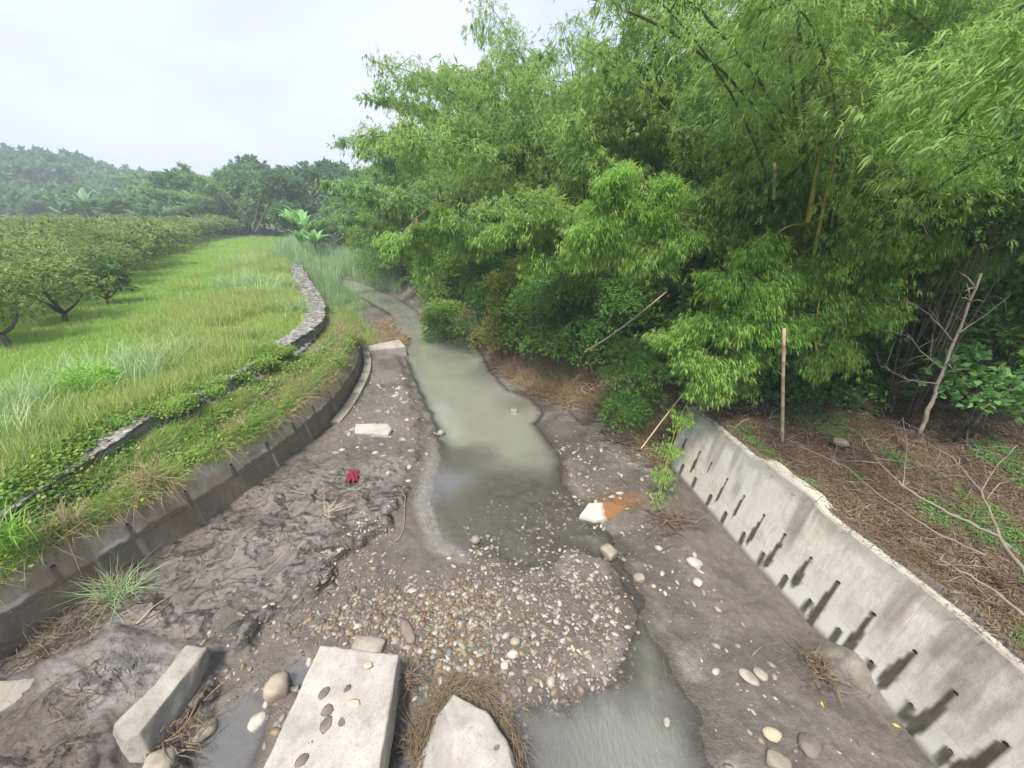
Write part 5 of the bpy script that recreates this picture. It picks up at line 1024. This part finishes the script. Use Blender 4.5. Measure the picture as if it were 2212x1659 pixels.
for m_ in crp+gsl[:1]: m_ = m_.copy(); m_.materials.clear(); m_.materials.append(BUSH); twd.append(m_)
# small weeds on the right terrace
p = pick(1700, 4.5, 10, .8, 10.5, lambda x, y, z, i: (i['dR'] > .6) & (fbm(x*.8, y*.8, 4, 43) > .51), 14)
scatter('terrace_weeds', p, rz3(len(p), .2), rng.uniform(.25, .7, len(p)), twd, kind='stuff')
# ------------------------------------------------------------------ mango orchard
MV = []
for i in range(4):
    me, lb = shrub_mesh(500+i, 2.05, 2.6, 4600, .20, .065, MANGO, nl=13, h0=.75, k=6, droop=.3); MV.append((me, trunk_mesh(i, 1.9, .13, lb, split=.28)))
me2, lb2 = shrub_mesh(510, 1.3, 2.3, 3600, .20, .07, MANGOD, nl=10, h0=.6, k=6, droop=.4); MVD = (me2, trunk_mesh(9, 1.8, .12, lb2, split=.28))
MF = [shrub_mesh(520+i, 2.2, 2.8, 1300, .42, .16, MANGO, nl=11, h0=.5, k=5)[0] for i in range(3)]
edge_pts = [(-17.4, 9), (-17.0, 13.5), (-20.6, 20), (-26.5, 28), (-33, 38), (-41, 52), (-47, 62), (-52, 76)]
ex = np.array(edge_pts); cnt = 0; allt = []
for r_i in range(24):
    Yr = 10.5+r_i*2.95; x0 = np.interp(Yr, ex[:, 1], ex[:, 0])
    for k in range(30):
        xx = x0-k*3.1+random.gauss(0, .28); yy = Yr+random.gauss(0, .28)+.25*k*.3
        if math.atan2(-xx, yy) > R(57) or yy > 79+.0*xx: continue
        allt.append((xx, yy, k, r_i))
allt = sorted(allt, key=lambda t: math.hypot(t[0], t[1]))[:285]
for i, (xx, yy, k, ri) in enumerate(allt):
    dist = math.hypot(xx, yy); z = gz(xx, yy); s_ = random.uniform(.85, 1.1)
    if k == 0: lb_, gp = 'mango tree in the first orchard line along the grass strip', 'mango trees along the orchard edge'
    elif dist < 45: lb_, gp = 'mango tree within the near half of the orchard', 'mango trees in the near orchard'
    else: lb_, gp = 'mango crown in the far orchard, '+('beside the grass' if k < 3 else 'near the grass' if k < 7 else 'deep inside' if xx/yy > -1.25 else 'towards the left edge')+(', nearer lines' if yy < 45 else ', middle lines' if yy < 62 else ', lines before the bananas'), 'mango trees in the far orchard'
    ORD = 'first second third fourth fifth sixth seventh eighth ninth tenth eleventh twelfth thirteenth fourteenth fifteenth sixteenth seventeenth eighteenth nineteenth twentieth'.split()
    if k == 0 and ri < 20: lb_ = ORD[ri]+' mango tree of the orchard edge line, counted from the near end'
    if i == 0: lb_, gp = 'nearest mango tree with dark leaning trunk at the left edge', None
    if dist < 42:
        me, tr = MV[i % 4] if not (k == 0 and ri in (3, 4)) else MVD
        o = thing('mango_tree', lb_, 'tree', (xx, yy, z), random.uniform(0, 6.28), gp); link('crown', me, o, kind='stuff'); link('trunk', tr, o)
    else: o = thing('mango_tree', lb_, 'tree', (xx, yy, z), random.uniform(0, 6.28), gp, MF[i % 3])
    o.scale = (s_, s_, s_*random.uniform(.9, 1.08))
# ------------------------------------------------------------------ bananas
def banana_parts(seed, mat, L0=2.0, n=10):
    r = random.Random(seed); out_ = []
    for i in range(n):
        az = i*2.4+r.uniform(-.3, .3); el = r.uniform(.75, 1.35); L_ = L0*r.uniform(.8, 1.1); V, F = [], []; p_ = Vector((0, 0, 2.0+r.uniform(-.3, .4))); m = 8
        d2 = Vector((math.cos(az), math.sin(az), 0)); s_ = Vector((-math.sin(az), math.cos(az), 0))
        for j in range(m+1):
            t = j/m; wd = L0*.14*max(.12, math.sin(math.pi*min(1, .12+t*.9)))*(1 if j > 1 else .3); a = el-1.5*t*t
            V += [p_-s_*wd+Vector((0, 0, -wd*.35)), p_.copy(), p_+s_*wd+Vector((0, 0, -wd*.35))]; p_ = p_+(d2*math.cos(a)+Vector((0, 0, math.sin(a))))*L_/m
        for j in range(m): F += [(3*j, 3*j+1, 3*j+4, 3*j+3), (3*j+1, 3*j+2, 3*j+5, 3*j+4)]
        me = bpy.data.meshes.new('leaf'); me.from_pydata([tuple(q) for q in V], [], F); me.materials.append(mat); out_.append(me)
    return out_
def banana(label, x, y, s_, parts, group=None, rz=0, stem=True):
    o = thing('banana_plant', label, 'banana plant', (x, y, gz(x, y)), rz, group); o.scale = (s_,)*3
    for m_ in parts: link('leaf', m_, o)
    mb = MB(); mb.tube([(0, 0, -.1), (0, 0, 1.2), (.03, 0, 2.2)], [.16, .12, .07], 7); link('stem', mb.mesh('stem', CULMD), o)
bp = [banana_parts(1, BANY), banana_parts(2, BANY), banana_parts(3, BAN), banana_parts(4, BAN)]
for i, (px, py, s_, lb_) in enumerate([(640, 520, 1.5, 'tall bright banana plant with upright leaves, left of the clump at the path end'), (660, 525, 1.6, 'bright banana plant in the middle of the clump at the path end'), (680, 528, 1.35, 'bright banana plant at the right of the clump at the path end'), (652, 535, 1.0, 'small banana sucker in front of the clump at the path end')]):
    x, y, _ = P(px, py, 2.3); banana(lb_, x*.9, y*.9, s_*.95, bp[i % 2], rz=i)
for i in range(34):
    px = 140+i*12+random.uniform(-6, 6); Y_ = 83+random.uniform(-2, 5); a = A(px, 470, Y_)
    banana(('banana plant at the left end of the row behind the orchard' if px < 210 else 'banana plant left of the middle of the row behind the orchard' if px < 320 else 'banana plant right of the middle of the row behind the orchard' if px < 440 else 'banana plant at the right end of the row behind the orchard'), a.x, Y_, random.uniform(1.6, 2.3), bp[2+i % 2], 'banana plants behind the orchard', i)
# ------------------------------------------------------------------ distant trees
TV = []
for i in range(4):
    me, lb = shrub_mesh(700+i, 4.2, 9.5, 5200, .75, .42, TREE, nl=16, h0=1.2, k=5); TV.append((me, trunk_mesh(20+i, 8, .3, lb, nb=8)))
def tree(label, x, y, s_, group=None, v=0, name='tree', sz=1.):
    o = thing(name, label, 'tree', (x, y, gz(x, y)-.2), random.uniform(0, 6.28), group); link('crown', TV[v % 4][0], o, kind='stuff'); link('trunk', TV[v % 4][1], o); o.scale = (s_, s_, s_*sz)
tl = [(-66, 90, 1.25), (-74, 92, 1.15), (-58, 92, 1.3), (-50, 86, 1.15), (-44, 80, 1.1), (-38, 76, 1.0), (-62, 100, 1.5), (-52, 100, 1.5), (-30, 74, .9), (-84, 96, .95), (-95, 98, .9), (-90, 106, 1.0), (-25, 78, 1.1), (-40, 92, 1.4), (-32, 88, 1.3), (-106, 104, .9), (-118, 108, .95), (-130, 100, .9), (-75, 108, 1.2)]
for i, (x, y, s_) in enumerate(tl): tree(('large' if s_ > 1.2 else 'medium' if s_ > .96 else 'small')+' broadleaf tree in the '+('left' if x/y < -.95 else 'middle' if x/y < -.6 else 'right')+' part of the tree belt'+(', back row' if y > 95 else ', front row'), x, y, s_*(1.0 if x > -70 else .75), 'trees in the belt behind the bananas', i)
for i, (x, y, s_) in enumerate([(-100, 62, .75), (-93, 70, .6), (-108, 74, .8), (-98, 56, .55)]): tree('dark rounded tree at the left edge beyond the orchard', x, y, s_, 'dark trees at the left edge', i+1)
for i, (x, y, s_) in enumerate([(-34, 66, .62), (-29, 62, .5), (-26, 68, .7), (-22, 64, .6)]): tree('low dark tree behind the bright banana clump', x, y, s_, 'low trees behind the banana clump', i)
clone(N4, -60, 88, .3, 'sparse tall bamboo spray standing above the tree belt', None, 1.35); clone(N4, -52, 84, 2.3, 'bamboo clump leaning left in the tree belt', None, 1.2); clone(N4, -70, 92, 4.3, 'bamboo clump at the left shoulder of the tree belt', None, 1.25)
for i, (px, py, px2, py2) in enumerate([(530, 480, 500, 425), (545, 495, 562, 420), (520, 470, 470, 415), (552, 500, 578, 440)]):
    pole(['pale bare bamboo cane leaning left in the tree belt', 'pale upright cane in the tree belt', 'topmost pale cane leaning left in the tree belt', 'pale cane leaning right in the tree belt'][i], [(px, py, 62), (px2, py2, 60)], .045, .02, CULMO)
# the woods on the hills: too many to count
FT = [shrub_mesh(720+i, 4.6, 8, 420, 1.7, 1.1, TREE, nl=12, h0=0, k=5)[0] for i in range(4)]
x = rng.uniform(-330, 120, 9000); y = rng.uniform(55, 330, 9000); z, inf = land(x, y)
m = (((inf['dL'] > 5) & (y > 112-.05*x*0)) | (inf['dR'] > 14)) & (z > 3.0) & ~(((x+152)/8)**2+((y-140)/24)**2 < 1) ; m &= (np.abs(np.arctan2(x, y)) < 1.1)
p = np.stack([x[m], y[m], z[m]-1.2], 1); keep = rng.random(len(p)) < .75; p = p[keep][:4200]
scatter('hill_forest', p, rz3(len(p), .05), rng.uniform(.55, 1.25, len(p)), FT, kind='stuff')
x = rng.uniform(-40, 60, 3000); y = rng.uniform(10, 100, 3000); z, inf = land(x, y); m = (inf['dR'] > 9)&(y<75); p = np.stack([x[m], y[m], z[m]-.6], 1)[:420]
scatter('slope_forest', p, rz3(len(p), .05), rng.uniform(.35, .8, len(p)), FT, kind='stuff')
# ------------------------------------------------------------------ haze
hz = M('haze'); hz.t.nodes.remove(hz.p); pv = hz.n('ShaderNodeVolumePrincipled'); pv.inputs['Color'].default_value = (.80, .88, 1, 1); pv.inputs['Density'].default_value = .0015; hz.l(pv.outputs[0], hz.out.inputs['Volume'])
mb = MB(); x0, x1, y0, y1, z0, z1 = -760, 760, -760, 760, -3, 62
mb.add([(x0, y0, z0), (x1, y0, z0), (x1, y1, z0), (x0, y1, z0), (x0, y0, z1), (x1, y0, z1), (x1, y1, z1), (x0, y1, z1)], [(0, 3, 2, 1), (4, 5, 6, 7), (0, 1, 5, 4), (1, 2, 6, 5), (2, 3, 7, 6), (3, 0, 4, 7)])
link('haze', mb.mesh('haze', hz.m, False), kind='stuff')
